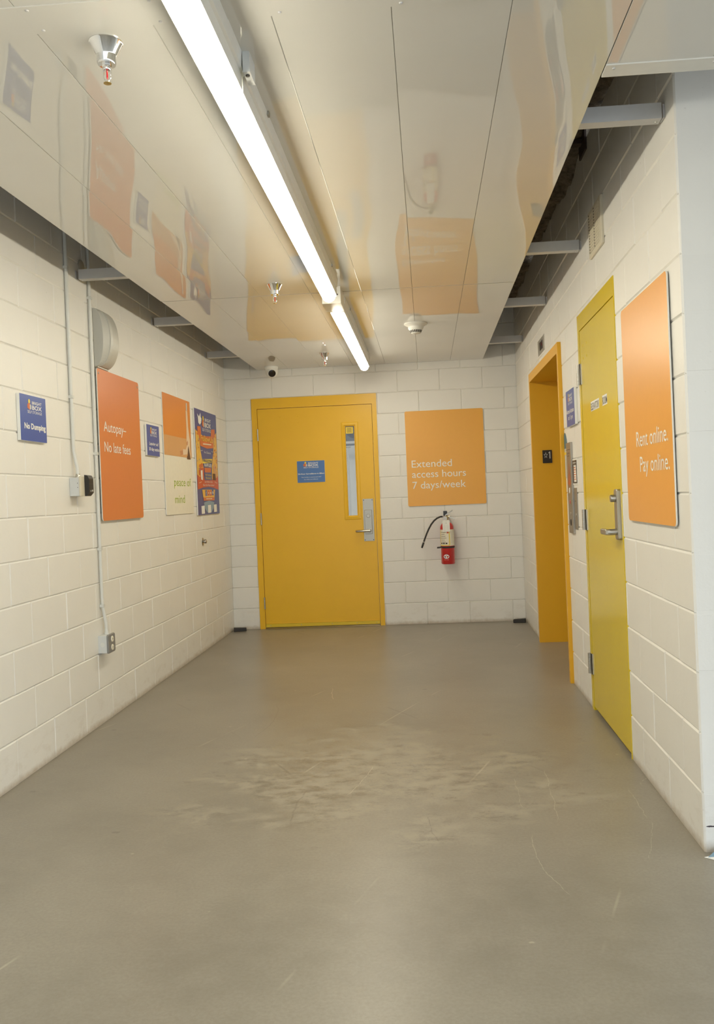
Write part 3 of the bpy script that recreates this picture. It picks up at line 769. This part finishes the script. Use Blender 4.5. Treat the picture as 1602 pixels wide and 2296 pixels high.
P([[(.12, .955), (.20, .93), (.26, .97), (.27, .93), (.30, .92), (.29, .88), (.22, .855), (.16, .87), (.15, .92)]], 'pointing_glove', 'paper', 2)
rr_ = random.Random(3)
P([ell(rr_.uniform(.06, .94), rr_.uniform(.83, .93), .008, .006, 6) for _ in range(10)]+[ell(rr_.choice([rr_.uniform(.04, .18), rr_.uniform(.82, .96)]), rr_.uniform(.42, .76), .010, .008, 6) for _ in range(14)], 'confetti', 'sky', 6)
P([ell(rr_.choice([rr_.uniform(.04, .2), rr_.uniform(.8, .96)]), rr_.uniform(.40, .78), .014, .010, 6) for _ in range(16)], 'confetti', 'redor', 6)
P([[(.36+.0*k, .148), (.64, .148), (.64, .155), (.36, .155)] for k in range(1)]+[[(.32, .672), (.70, .68), (.70, .69), (.32, .682)]], 'ribbon_line', 'cream', 6)
P([[(.08, .30), (.2, .312), (.2, .316), (.08, .304)], [(.8, .316), (.92, .304), (.92, .308), (.8, .32)], [(.2, .605), (.29, .612), (.29, .616), (.2, .609)], [(.7, .617), (.79, .612), (.79, .616), (.7, .621)]], 'flourish', 'cream', 6)
brand_mark(t, .02*w, .845*h, .40*w, y-.0012)
yt = y-.0034
text('FollowUs', 0, .705*h, .058*h, 'gold', t, yt, w=.56*w, align='C', bold=.03)
text('For a Chance to', 0, .59*h, .022*h, 'paper', t, yt, w=.30*w, align='C')
text('WIN EXCITING', 0, .503*h, .030*h, 'navy', t, yt, w=.42*w, align='C', bold=.01); text('RAFFLES!', 0, .462*h, .030*h, 'paper', t, yt, w=.33*w, align='C', bold=.02)
text('No Purchase', 0, .375*h, .020*h, 'yel', t, yt, w=.26*w, align='C'); text('Necessary', 0, .345*h, .020*h, 'yel', t, yt, w=.24*w, align='C')
text('Just Follow Us &', 0, .308*h, .018*h, 'paper', t, yt, w=.36*w, align='C'); text('Share Our Posts to Enter!', 0, .276*h, .018*h, 'paper', t, yt, w=.52*w, align='C')
text('f', -.135*w, .186*h, .04*h, 'paper', t, yt, bold=.02)

# back wall: amber board
t, w, h, y = board('message_sign', 'amber board reading Extended access hours 7 days a week, above the extinguisher', 'sign', BACK, 1.739, 2.487, 1.131, 2.043, 'amber', .006, .002, .014, 'large message boards')
text('Extended', -.325, .371, .072, 'paper', t, y, w=.384); text('access hours', -.325, .272, .072, 'paper', t, y, w=.514); text('7 days/week', -.325, .167, .072, 'paper', t, y, w=.509)
# door: blue surveillance sign
t, w, h, y = board('wall_sign', 'slate blue 24-Hour Surveillance sign fixed on the yellow back door', 'sign', BACK, .680, .949, 1.403, 1.612, 'blue2', .004, .0025, .003, 'blue notice signs')
brand_mark(t, .0015, .156, .146, y); text('24-Hour Surveillance in Effect', 0, .078, .0125, 'paper', t, y, w=.256, align='C', bold=.02)
text('This facility is monitored 24/7', 0, .047, .009, 'paper', t, y, w=.195, align='C'); text('by video surveillance.', 0, .026, .009, 'paper', t, y, w=.137, align='C')
# right wall: light orange board
t, w, h, y = board('message_sign', 'light orange board reading Rent online Pay online, on the right wall', 'sign', RIGHT, 4.516, 5.245, 1.101, 2.013, 'amber2', .006, .006, .02, 'large message boards')
text('Rent online.', .3065, .310, .066, 'paper', t, y, w=.475, align='R'); text('Pay online.', .3135, .206, .066, 'paper', t, y, w=.436, align='R')
for x in (-.25, .25):
    for z in (.1, .8): MB().box(x-.03, x+.03, 0, .0042, z-.02, z+.02).build('standoff_pad', 'dark', t)
# right wall: blue alarm sign
t, w, h, y = board('wall_sign', 'small blue alarm sign between the elevator frame and elevator room door', 'sign', RIGHT, 2.985, 3.278, 1.620, 1.835, 'blue', .016, .0015, .003, 'blue notice signs')
brand_mark(t, .005, .148, .155, y); text('Alarms Activate', -.012, .078, .026, 'paper', t, y, w=.262, align='C', bold=.02); text('at 11 pm', -.005, .040, .026, 'paper', t, y, w=.158, align='C', bold=.02)

# ------------------------------------------------------------------ fire extinguisher
EX, EY = 2.097, -.112
fx = thing('fire_extinguisher', 'red fire extinguisher with black hose hung on the back wall', 'fire extinguisher', (EX, EY, .578))
prof = [(.060, 0), (.0645, .006), (.0645, .335)]
for i in range(1, 11):
    a = PI/2*i/10; prof.append((.017+.0475*math.cos(a), .335+.058*math.sin(a)))
prof += [(.017, .405)]
MB().lathe([(0, 0)]+prof, n=48).build('cylinder', 'redpaint', fx)
mb = MB(); mb.lathe([(.019, .402), (.019, .418), (.015, .420), (.015, .452), (.010, .456), (0, .456)], n=20)
mb.rod((.0, 0, .432), (.03, 0, .45), .009); mb.build('valve', 'brass', fx)
MB().lathe([(0, -.034), (.020, -.034), (.021, -.030), (.021, -.02), (.015, -.012)], (-.014, 0, .430), axis='y', n=24).build('gauge', 'steeld', fx)
mb = MB(); mb.add([(-.012, -.011, .452), (-.012, .011, .452), (.062, .009, .498), (.062, -.009, .498), (-.012, -.011, .462), (-.012, .011, .462), (.058, .010, .508), (.058, -.010, .508)],
       [(0, 1, 2, 3), (7, 6, 5, 4), (0, 4, 5, 1), (1, 5, 6, 2), (2, 6, 7, 3), (3, 7, 4, 0)]); mb.build('top_lever', 'steel', fx)
mb = MB(); mb.add([(.010, -.011, .446), (.010, .011, .446), (.080, .009, .415), (.080, -.009, .415), (.010, -.011, .453), (.010, .011, .453), (.083, .009, .423), (.083, -.009, .423)],
       [(0, 1, 2, 3), (7, 6, 5, 4), (0, 4, 5, 1), (1, 5, 6, 2), (2, 6, 7, 3), (3, 7, 4, 0)]); mb.build('carry_handle', 'steel', fx)
MB().rod((-.016, 0, .444), (-.040, 0, .447), .0062).build('hose_ferrule', 'steel', fx)
hp_ = [(-.036, 0, .447), (-.058, 0, .446), (-.088, 0, .434), (-.118, 0, .411), (-.147, 0, .376), (-.172, 0, .333), (-.193, 0, .289), (-.212, 0, .243), (-.2225, 0, .215)]
MB().tube(hp_, .0082, 14).build('hose', 'rubber', fx)
MB().rod((-.2215, 0, .218), (-.226, 0, .207), .0088).build('hose_band', 'steel', fx)
MB().tube([(-.225, 0, .209), (-.235, 0, .182), (-.244, 0, .158)], .0092, 14, rr=[.0092, .0095, .0085]).build('nozzle', 'black', fx)
def wrap(z0, z1, a0, a1, r, name, m, th=.0006):
    mb = MB(); n = 16; vs = []
    for i in range(n+1):
        a = math.radians(a0+(a1-a0)*i/n)
        for rr2 in (r, r+th):
            for z in (z0, z1): vs.append((rr2*math.cos(a), rr2*math.sin(a), z))
    fs = []
    for i in range(n):
        o = i*4; q = o+4
        fs += [(o, q, q+1, o+1), (o+2, o+3, q+3, q+2), (o+1, q+1, q+3, o+3), (o, o+2, q+2, q)]
    fs += [(0, 1, 3, 2), (n*4, n*4+2, n*4+3, n*4+1)]
    mb.add(vs, fs, 0, False); return mb.build(name, m, fx)
wrap(.172, .325, 195, 358, .0648, 'instruction_label', 'cream')
wrap(.176, .321, 198, 204, .0655, 'label_stripe', 'yel'); wrap(.176, .321, 283, 290, .0655, 'label_stripe', 'yel'); wrap(.174, .181, 198, 285, .0655, 'label_stripe', 'yel')
for k in range(7): wrap(.19+k*.018, .193+k*.018, 208+(k % 3)*3, 262-(k*7 % 20), .0655, 'label_print', 'dark')
for k in range(8): wrap(.205+k*.014, .2065+k*.014, 300, 340-(k*5 % 12), .0655, 'label_print', 'grey')
wrap(.19, .202, 210, 222, .0656, 'label_pictogram', 'dark'); wrap(.19, .202, 232, 244, .0656, 'label_pictogram', 'dark'); wrap(.19, .202, 254, 268, .0656, 'label_pictogram', 'dark'); wrap(.29, .305, 266, 280, .0656, 'label_pictogram', 'red')
tg = thing('inspection_tag', 'white inspection tag tied to the neck of the red extinguisher', 'tag', (EX-.007, EY-.068, .883), 0)
MB().slab([(-.034, 0), (.034, 0), (.034, .103), (.026, .111), (-.026, .111), (-.034, .103)], -.0006, .0006).build('card', 'paper', tg)
mb = MB(); mb.poly(ell(0, .104, .004, .004, 12), -.0012); 
for k in range(6): mb.poly(quad(-.025, -.004-.003*(k % 3), .012+k*.009, .0135+k*.009), -.0012); mb.poly(quad(.006, .026-.004*(k % 2), .012+k*.009, .0135+k*.009), -.0012)
mb.poly([(-.008, .078), (.008, .078), (0, .09)], -.0012); mb.build('print_lines', 'grey', tg)
MB().tube([(0, -.001, .104), (.002, .02, .118), (.006, .045, .128), (.007, .052, .131)], .0008, 6).build('tie', 'white', tg)
# oval badge
mb = MB(); n = 28
def cyl(a, z, r=.0652): return (r*math.cos(a), r*math.sin(a), z)
def badge(rx, rz, r, name, m, ca=math.radians(255), cz=.072, shape=None):
    mb = MB(); pts = shape or ell(0, 0, rx, rz, 28); N_ = len(pts)
    vs = [cyl(ca+x/.0645, cz+z, r) for x, z in pts]; vs.append(cyl(ca, cz, r))
    mb.add(vs, [(i, (i+1) % N_, N_) for i in range(N_)]); return mb.build(name, m, fx)
badge(.0285, .0215, .0650, 'badge_rim', 'navy'); badge(.0265, .0195, .0653, 'badge', 'paper')
badge(0, 0, .0656, 'badge_mark', 'red', shape=[(-.004, .004), (.004, .004), (.003, .014), (-.003, .014)]); badge(0, 0, .0656, 'badge_mark', 'red', ca=math.radians(263), cz=.066, shape=[(-.005, -.006), (.004, -.006), (.005, .004), (-.003, .006)])
badge(0, 0, .0656, 'badge_mark', 'blue', ca=math.radians(247), cz=.066, shape=[(-.004, -.006), (.005, -.006), (.003, .006), (-.005, .004)])
badge(0, 0, .0653, 'badge_line', 'paper', cz=.042, shape=[(-.02, -.0012), (.02, -.0012), (.02, .0012), (-.02, .0012)])
# strap bracket
br = thing('wall_bracket', 'black strap bracket holding the red extinguisher to the wall', 'bracket', (EX, 0, .73))
mb = MB(); n = 28; vs = []
for i in range(n+1):
    a = 2*PI*i/n
    for rr2 in (.0647, .0668):
        for z in (0, .016): vs.append((rr2*math.cos(a), EY+rr2*math.sin(a), z+.002*math.sin(a)))
fs = []
for i in range(n):
    o = i*4; q = o+4; fs += [(o, q, q+1, o+1), (o+2, o+3, q+3, q+2), (o+1, q+1, q+3, o+3), (o, o+2, q+2, q)]
mb.add(vs, fs, 0, True); mb.build('strap', 'rubber', br)
MB().box(-.018, .018, -.0475, -.002, -.1, .24).build('back_plate', 'rubber', br)
MB().rod((-.06, EY-.022, .007), (-.100, EY-.024, .004), .0075).build('strap_end', 'black', br)
MB().bbox(-.024, .006, -.135, -.115, .312, .335, .002).build('pull_tab', 'black', br) if False else None
hk = MB(); hk.box(-.026, .008, -.006, 0, .30, .345); hk.box(-.016, 0, -.09, -.004, .323, .338); hk.box(-.020, .010, -.102, -.086, .318, .342)
hk.build('hook', 'black', br)

# ------------------------------------------------------------------ left wall fittings
def hood():
    t = thing('vent_hood', 'grey half-round hood on the left wall above the Autopay board', 'hood', (0, -3.36, 2.083), LEFT)
    H = .345
    def prof(p, n=24):   # half disc side view: (out, z)
        return [(0, H)]+[(p*math.sin(PI*i/n)**.85, H/2+H/2*math.cos(PI*i/n)) for i in range(1, n-2)]+[(p*.30, .004), (0, .0)]
    secs = [(0, .058), (.004, .062), (.034, .086), (.038, .091), (.060, .097), (.150, .097), (.168, .092), (.171, .088)]
    mb = MB(); vs = []; n = len(prof(.1))
    for x, p in secs: vs += [(x, -o-.001, z) for o, z in prof(p)]
    fs = [(k*n+i, k*n+i+1, (k+1)*n+i+1, (k+1)*n+i) for k in range(len(secs)-1) for i in range(n-1)]
    mb.add(vs, fs, 0, False)
    mb.add(vs[:n], [tuple(range(n))]); mb.add(vs[-n:], [tuple(range(n))])
    mb.build('shell', 'hood', t, merge=True)
    b = MB(); pr = prof(.0925); pi2 = prof(.0885); vs = [(.0335, -o-.001, z) for o, z in pr]+[(.0395, -o-.001, z) for o, z in pr]
    b.add(vs, [(i, i+1, n+i+1, n+i) for i in range(n-1)]+[tuple(range(n)), tuple(range(n, 2*n))]); b.build('seam_band', 'hood', t)
    MB().box(.0, .171, -.020, -.001, -.006, .002).build('drip_lip', 'steeld', t)
    return t
hood()
def conduit(name, label, pts, straps, y0):
    t = thing(name, label, 'conduit', (0, y0, 0), LEFT, 'painted conduits down the left wall')
    MB().tube(pts, .0098, 14).build('pipe', 'conduit', t)
    for z, x in straps:
        mb = MB(); mb.box(x-.012, x+.012, -.0245, -.0225, z-.008, z+.008); mb.box(x-.0125, x-.0105, -.0245, -.001, z-.008, z+.008); mb.box(x+.0105, x+.0125, -.0245, -.001, z-.008, z+.008); mb.box(x+.0125, x+.034, -.003, -.001, z-.008, z+.008)
        sp = mb.build('strap', 'conduit', t)
        MB().lathe([(0, -.006), (.004, -.0055), (.005, -.003)], (x+.024, 0, z), axis='y', n=8).build('screw', 'steel', sp)
    return t
conduit('conduit', 'left conduit, ending at the junction box beside the card reader',
        [(0, -.0125, 2.93), (0, -.0125, 1.60), (.001, -.0135, 1.56), (.004, -.021, 1.51), (.006, -.028, 1.47), (.006, -.029, 1.42)], [(2.565, 0), (1.86, 0)], -3.752)
conduit('conduit', 'right conduit, passing the Autopay board down to the low outlet box',
        [(0, -.0125, 2.93), (0, -.0125, .72), (.001, -.0135, .68), (.004, -.021, .62), (.006, -.028, .575), (.006, -.029, .513)], [(2.47, 0), (1.565, 0), (1.01, 0), (.68, 0)], -3.428)
# junction box and reader
t = thing('junction_box', 'pale grey junction box at the foot of the left conduit', 'junction box', (0, -3.795, 1.318), LEFT)
MB().bbox(0, .112, -.053, -.001, 0, .101, .004).build('body', 'boxgrey', t)
MB().bbox(-.001, .122, -.062, -.053, -.001, .106, .004).build('cover_plate', 'beige', t)
mb = MB()
for z in (.045, .068): mb.box(-.0006, .0004, -.046, -.043, z, z+.004)
mb.build('screw_hole', 'dark', t)
MB().lathe([(.013, .101), (.013, .112), (.0115, .114), (.0115, .122)], (.049, -.029, 0), n=16).build('connector', 'steel', t)
t = thing('card_reader', 'black ribbed card reader mounted on the pale junction box', 'card reader', (.0621, -3.742, 1.317), LEFT)
mb = MB(); pr = [(0, 0), (.010, .008-.008), (.026, .018), (.026, .095), (.018, .112), (0, .116)]
n = len(pr); vs = [(0, -o, z) for o, z in pr]+[(.062, -o, z) for o, z in pr]
mb.add(vs, [(i, (i+1) % n, n+(i+1) % n, n+i) for i in range(n)]+[tuple(range(n)), tuple(reversed(range(n, 2*n)))])
mb.build('body', 'black', t)
mb = MB()
for k in range(9): mb.box(.004, .058, -.0275, -.026, .038+k*.006, .0405+k*.006)
mb.build('ribs', 'rubber', t)
mb = MB(); mb.lathe([(0, -.0275), (.004, -.0272), (.004, -.026)], (.02, 0, .027), axis='y', n=12); mb.box(.036, .052, -.0268, -.026, .024, .034); mb.build('indicator', 'grey', t)
# outlet box
t = thing('outlet_box', 'grey double outlet box low on the left wall', 'outlet', (0, -3.485, .410), LEFT)
MB().bbox(0, .102, -.052, -.001, 0, .102, .004).build('body', 'boxgrey', t)
MB().bbox(-.002, .106, -.063, -.052, -.002, .106, .010).build('cover_plate', 'plategrey', t)
for z in (.028, .076): 
    o = MB().lathe([(0, -.0665), (.016, -.0665), (.0175, -.063)], (.055, 0, z), axis='y', n=20).build('socket', 'cream', t)
    mb = MB(); mb.box(.048, .050, -.0672, -.0665, z-.004, z+.004); mb.box(.060, .062, -.0672, -.0665, z-.004, z+.004); mb.build('slots', 'dark', o)
MB().lathe([(.013, -.0008), (.013, .0)], (0, -.026, .05), axis='x', n=20).build('knockout', 'conduit', t)
MB().lathe([(.013, .102), (.013, .112), (.0115, .114), (.0115, .122)], (.063, -.029, 0), n=16).build('connector', 'conduit', t)
# wall bumper
t = thing('wall_bumper', 'small grey round door stop below the raffle poster', 'door stop', (0, -1.062, .921), LEFT)
MB().lathe([(0, -.006), (.024, -.006), (.032, -.003), (.033, -.001)], axis='y', n=24).build('rose', 'steel', t)
MB().lathe([(0, -.034), (.015, -.034), (.0175, -.030), (.0175, -.016), (.011, -.014), (.011, -.005)], axis='y', n=20).build('rubber_tip', 'steeld', t)
# round blank high in the gap
tag(MB().lathe([(0, -.008), (.034, -.008), (.040, -.004), (.041, -.0008)], axis='y', n=28).build('blank_cover', 'puck', None, (0, -3.505, 2.632), LEFT), 'round beige blank cover between the two conduits near the ceiling', 'cover')

# ------------------------------------------------------------------ floor wedges
def wedge(x0, x1, y, lab, flip):
    mb = MB(); d = .045; hh = .038
    pr = [(x0, .001), (x1, .001), (x1, .026), (x1-.006 if flip else x1, .030), (x0, hh)] if not flip else [(x0, .001), (x1, .001), (x1, hh), (x0+.004, .030), (x0, .026)]
    mb.slab(ccw(pr), y, y+d, 0, ch=.002)
    for k in range(3): mb.box(x0+.012+k*.03, x0+.03+k*.03, y-.0012, y+.002, .008, .013)
    r = thing('door_wedge', lab, 'door wedge', (0, 0, 0), 0, 'black floor wedges in the back corners'); mb.build('wedge', 'rubber', r)
    return r
w1 = wedge(-.06, .06, -.02, 'black rubber wedge on the floor in the left back corner', False); w1.location = (.078, -.10, 0); w1.rotation_euler = (0, 0, math.radians(14))
w2 = wedge(-.057, .057, -.02, 'black rubber wedge on the floor in the right back corner', True); w2.location = (2.742, -.11, 0); w2.rotation_euler = (0, 0, math.radians(-12))

# ------------------------------------------------------------------ right wall: elevator opening (door_3), elevator room door (door_2)
e = thing('door_3', 'amber yellow elevator doorway with deep reveal in the right wall', 'door', (W, 0, 0), RIGHT); e['kind'] = 'structure'
O0, O1, OZ = 1.215, 2.705, 2.118   # clear opening (local x = -world y)
mb = MB(); mb.grid_slab([1.168, O0, O1, 2.748], [0, OZ, 2.185], lambda i, j: not (i == 1 and j == 0), -.022, .40)
mb.build('door_frame', 'yellow3', e)
for a, b in ((O0+.002, (O0+O1)/2-.001), ((O0+O1)/2+.001, O1-.002)):
    MB().box(a, b, .36, .39, .004, OZ-.002).build('door_panel', 'steel', e)
MB().box(O0, O1, .30, .36, .001, .008).build('sill', 'steeld', e)
hs = thing('elevator_shaft', 'dark shaft enclosure behind the elevator doors', 'shaft', (W, 0, 0), RIGHT)
hs['kind'] = 'structure'
MB().box(.9, 3.0, .42, .5, 0, 2.4).build('shaft_wall', 'dark', hs)
del hs['label'], hs['category']; hs.name = 'wall_shaft'

d2 = thing('door_2', 'lemon yellow elevator room door with steel lever in the right wall', 'door', (W, 0, 0), RIGHT); d2['kind'] = 'structure'
A0, A1, AZ = 3.383, 4.345, 2.215; B0, B1, BZ = 3.438, 4.328, 2.122
mb = MB(); mb.grid_slab([A0, B0-.004, B1+.004, A1], [0, BZ+.004, AZ], lambda i, j: not (i == 1 and j == 0), -.003, .12)
mb.build('door_frame', 'yellow2', d2)
mb = MB(); mb.box(B0, B1, -.001, .044, .022, BZ)
for x, z in ((3.53, 2.03), (3.63, 2.03), (3.53, 1.96), (3.63, 1.96)): mb.lathe([(0, -.0035), (.005, -.003), (.007, -.001)], (x, 0, z), axis='y', n=12)
mb.build('door_leaf', 'yellow2', d2)
MB().box(B0, B1, .02, .12, .0005, .006).build('threshold', 'dark', d2)
mb = MB(); mb.box(A0, A1, .125, .15, 0, AZ); mb.build('door_backing', 'dark', d2)
for z in (1.825, 1.012, .205):
    mb = MB()
    for k in range(5):
        a = z+k*.023; mb.lathe([(.0086, a+.0005), (.0086, a+.0225)], (B0-.016, -.016, 0), n=14)
    mb.box(B0-.012, B0+.020, -.012, -.008, z, z+.115); mb.box(B0+.016, B0+.020, -.012, -.001, z, z+.115)
    mb.build('hinge', 'steel', d2)
lk = MB().bbox(4.254, 4.318, -.019, -.001, 1.003, 1.238, .010).build('lock_plate', 'steel', d2)
MB().lathe([(0, -.042), (.0155, -.042), (.017, -.039), (.017, -.019)], (4.286, 0, 1.196), axis='y', n=28).build('lock_cylinder', 'steel', lk)
mb = MB(); mb.lathe([(0, -.062), (.013, -.062), (.0145, -.059), (.0145, -.019)], (4.286, 0, 1.040), axis='y', n=28)
mb.slab(rrect(4.175, 4.299, 1.027, 1.053, .006), -.072, -.052, ch=.003)
mb.build('lever_handle', 'steel', lk)

# painted level sign on the elevator jamb
t = thing('level_sign', 'small black level sign with star and 1 inside the elevator doorway', 'sign', (2.911, -1.2205, 1.457))
MB().slab(rrect(-.038, .038, 0, .105, .002), -.003, 0, ch=.0005).build('panel', 'black', t)
mb = MB(); cx, cz = -.0125, .063
so = [(cx+(.019 if i % 2 == 0 else .0085)*math.sin(PI*i/5)*.9, cz+(.024 if i % 2 == 0 else .0105)*math.cos(PI*i/5)*1.15) for i in range(10)]
si = [(cx+(x-cx)*.66, cz+(z-cz)*.66) for x, z in so]
vs = [(x, -.0034, z) for x, z in so]+[(x, -.0034, z) for x, z in si]
mb.add(vs, [(i, (i+1) % 10, 10+(i+1) % 10, 10+i) for i in range(10)]); mb.build('star', 'grey', t)
MB().poly([(.017, .036), (.0245, .036), (.0245, .092), (.018, .092), (.010, .084), (.010, .078), (.017, .082)], -.0034, 0, .0003).build('numeral', 'grey', t)

# floor indicator over the elevator
t = thing('floor_indicator', 'steel floor indicator with dark window above the elevator doorway', 'indicator', (W, -1.865, 2.253), RIGHT)
MB().bbox(-.178, .178, -.004, -.0008, 0, .112, .002).build('plate', 'steel', t)
MB().bbox(-.062, .085, -.0065, -.004, .024, .086, .003).build('display', 'smoked', t)
MB().lathe([(0, -.0075), (.010, -.0075), (.010, -.0065)], (.045, 0, .058), axis='y', n=12).build('digit', 'redglass', t)

# hall call panel
t = thing('call_panel', 'tall steel elevator call panel right of the elevator frame', 'call panel', (W, -2.965, .972), RIGHT)
MB().bbox(-.078, .078, -.014, -.0008, 0, .556, .003).build('plate', 'steeld', t)
mb = MB()
fz = .455
for k in range(7): mb.poly([(-.045+k*.014, .30-.02*(k % 2)), (-.035+k*.014, .30), (-.040+k*.014+.006, fz-.05*abs(k-3)*.6-.01*(k % 2))], -.0146, 0)
mb.build('flame_print', 'redor', t)
text('IN CASE OF FIRE', 0, .487, .008, 'dark', t, -.0148, w=.09, align='C'); text('USE STAIRS', 0, .470, .008, 'dark', t, -.0148, w=.07, align='C')
MB().lathe([(0, -.016), (.016, -.016), (.018, -.014)], (-.004, 0, .262), axis='y', n=24).build('call_button', 'white', t)
MB().lathe([(0, -.016), (.010, -.016), (.012, -.014)], (-.002, 0, .192), axis='y', n=20).build('fire_button', 'redglass', t)
MB().lathe([(0, -.016), (.012, -.016), (.013, -.014)], (.004, 0, .120), axis='y', n=20).build('key_switch', 'steel', t)
o = MB().lathe([(0, -.016), (.019, -.016), (.021, -.014)], (.004, 0, .067), axis='y', n=24).build('key_switch', 'dark', t)
MB().box(-.078, .078, -.0148, -.014, .512, .514).build('seam_line', 'dark', t)
# framed notice
t = thing('framed_notice', 'small black framed notice with red print beside the call panel', 'notice', (W, -3.128, 1.268), RIGHT)
MB().slab(rrect(-.078, .078, 0, .155, .002), -.005, -.0008, ch=.0005).build('backing', 'paper', t)
MB().grid_slab([-.062, -.044, .060, .068], [.010, .017, .118, .128, .146], lambda i, j: not (i == 1 and j in (1,)) , -.008, -.005).build('frame', 'black', t)
mb = MB()
for k in range(6): mb.poly(quad(-.036, .030-.012*(k % 2), .03+k*.014, .036+k*.014), -.0056)
mb.build('print_lines', 'redor', t)
MB().box(-.044, .060, -.0084, -.008, .128, .134).build('frame_band', 'grey', t)
# narrow key switch plate
t = thing('switch_plate', 'narrow steel key switch plate under the framed notice', 'plate', (W, -3.105, 1.0), RIGHT)
MB().bbox(-.046, .046, -.004, -.0008, 0, .250, .002).build('plate', 'steeld', t)
MB().lathe([(0, -.007), (.011, -.007), (.013, -.004)], (.004, 0, .085), axis='y', n=20).build('key_switch', 'steel', t)
MB().lathe([(0, -.005), (.004, -.005), (.004, -.004)], (-.01, 0, .17), axis='y', n=10).build('indicator', 'dark', t)
# round painted sticker half hidden by the elevator frame
t = thing('round_sticker', 'round teal and grey sticker on the wall behind the elevator frame edge', 'sticker', (W, -2.80, 1.455), RIGHT)
MB().slab(ell(-.015, 0, .085, .145, 40), -.0016, -.0008).build('disc', 'grey', t)
mb = MB(); mb.poly([p for p in ell(-.015, 0, .085, .145, 40) if p[1] > .03], -.002); mb.build('upper_field', 'teal', t)
mb = MB(); mb.poly(quad(-.09, .07, .005, .022), -.0023); mb.build('stripe', 'yel', t)
# ELEVATOR ROOM stickers on the door
for s, u0, u1, lab in (('ELEVATOR', 3.690, 3.912, 'white sticker strip lettered ELEVATOR on the lemon yellow door'), ('ROOM', 3.997, 4.110, 'white sticker strip lettered ROOM on the lemon yellow door')):
    t = thing('letter_sticker', lab, 'sticker', (W-.001, -(u0+u1)/2, 1.652), RIGHT, 'lettering strips on the elevator room door')
    w = u1-u0
    MB().slab(quad(-w/2, w/2, 0, .050), -.0005, -.0001).build('strip', 'paper', t)
    text(s, 0, .006, .037, 'black', t, -.0009, w=w*.95, align='C', bold=.012)
# vent grille
t = thing('vent_grille', 'beige louvred vent grille high on the right wall', 'vent', (W, -4.035, 2.408), RIGHT)
gw, gh = .315, .234
mb = MB(); mb.slab(rrect(-gw/2, gw/2, 0, gh, .006), -.014, -.0008, ch=.004); mb.build('housing', 'beige', t)
mb = MB()
for k in range(14):
    z = .022+k*.0142; mb.box(-gw/2+.025, gw/2-.05, -.0165, -.013, z, z+.008)
mb.build('louvres', 'beige', t)
mb = MB()
for k in range(14):
    z = .0225+k*.0142
    for x in (-gw/2+.033, .0): mb.box(x, x+.014, -.0172, -.0164, z+.001, z+.007)
mb.build('holes', 'dark', t)

# ------------------------------------------------------------------ litter by the corner
t = thing('snack_wrapper', 'crumpled blue and white wrapper on the floor at the wall corner', 'wrapper', (2.872, -5.425, 0), math.radians(-25))
def sheet(pts, fs, name, m, th=.0012):
    mb = MB(); n = len(pts); vs = list(pts)+[(x, y, z+th) for x, y, z in pts]
    F = list(fs)+[tuple(i+n for i in reversed(f)) for f in fs]
    from collections import Counter
    ed = Counter()
    for f in fs:
        for a, b in zip(f, f[1:]+f[:1]): ed[(min(a, b), max(a, b))] += 1
    for f in fs:
        for a, b in zip(f, f[1:]+f[:1]):
            if ed[(min(a, b), max(a, b))] == 1: F.append((a, b, b+n, a+n))
    mb.add(vs, F); return mb.build(name, m, t)
sheet([(-.055, -.03, .002), (.0, -.04, .006), (.05, -.03, .004), (-.03, .0, .022), (.012, .002, .030), (.06, .004, .018), (-.02, .035, .004), (.02, .04, .010), (.06, .03, .003)],
      [(0, 1, 4, 3), (1, 2, 5, 4), (3, 4, 7, 6), (4, 5, 8, 7)], 'wrapper_body', 'sky')
sheet([(-.066, -.028, .001), (-.03, -.040, .002), (.012, -.042, .004), (-.035, -.020, .010), (.008, -.026, .014)], [(0, 1, 3), (1, 2, 4, 3)], 'wrapper_flap', 'paper')
sheet([(.012, -.03, .024), (.04, -.028, .02), (.04, -.005, .028), (.015, -.004, .034)], [(0, 1, 2, 3)], 'wrapper_label', 'paper')

# ------------------------------------------------------------------ camera
cam = bpy.data.cameras.new('camera'); co = bpy.data.objects.new('camera', cam); C.objects.link(co)
F_PX, CX, CY = 1963.39, 833.72, 1113.21
ya, pi_, ro = .0636638, -.0021010, -.0416889
fw0 = Vector((-math.sin(ya), math.cos(ya), 0)); r0 = Vector((math.cos(ya), math.sin(ya), 0)); up0 = Vector((0, 0, 1))
fw = fw0*math.cos(pi_)+up0*math.sin(pi_); up1 = up0*math.cos(pi_)-fw0*math.sin(pi_)
rt = r0*math.cos(ro)+up1*math.sin(ro); up = up1*math.cos(ro)-r0*math.sin(ro)
mx = Matrix((rt, up, -fw)).transposed().to_4x4(); mx.translation = (1.92609, -8.41060, 1.25994)
co.matrix_world = mx
cam.sensor_fit = 'VERTICAL'; cam.sensor_height = 36; cam.sensor_width = 36*1602/2296
cam.lens = F_PX/2296*36
cam.shift_x = (801-CX)/2296; cam.shift_y = (CY-1148)/2296
cam.clip_start = .02
S.camera = co

# ------------------------------------------------------------------ daylight from the open side behind the viewer
wd = bpy.data.worlds.new('overcast_daylight'); S.world = wd; wd.use_nodes = True
bg = wd.node_tree.nodes['Background']; bg.inputs['Color'].default_value = (.86, .94, 1.0, 1); bg.inputs['Strength'].default_value = 2.5

S.view_settings.view_transform = 'Standard'; S.view_settings.look = 'None'
S.view_settings.exposure = .16; S.view_settings.gamma = 1; S.view_settings.use_curve_mapping = False
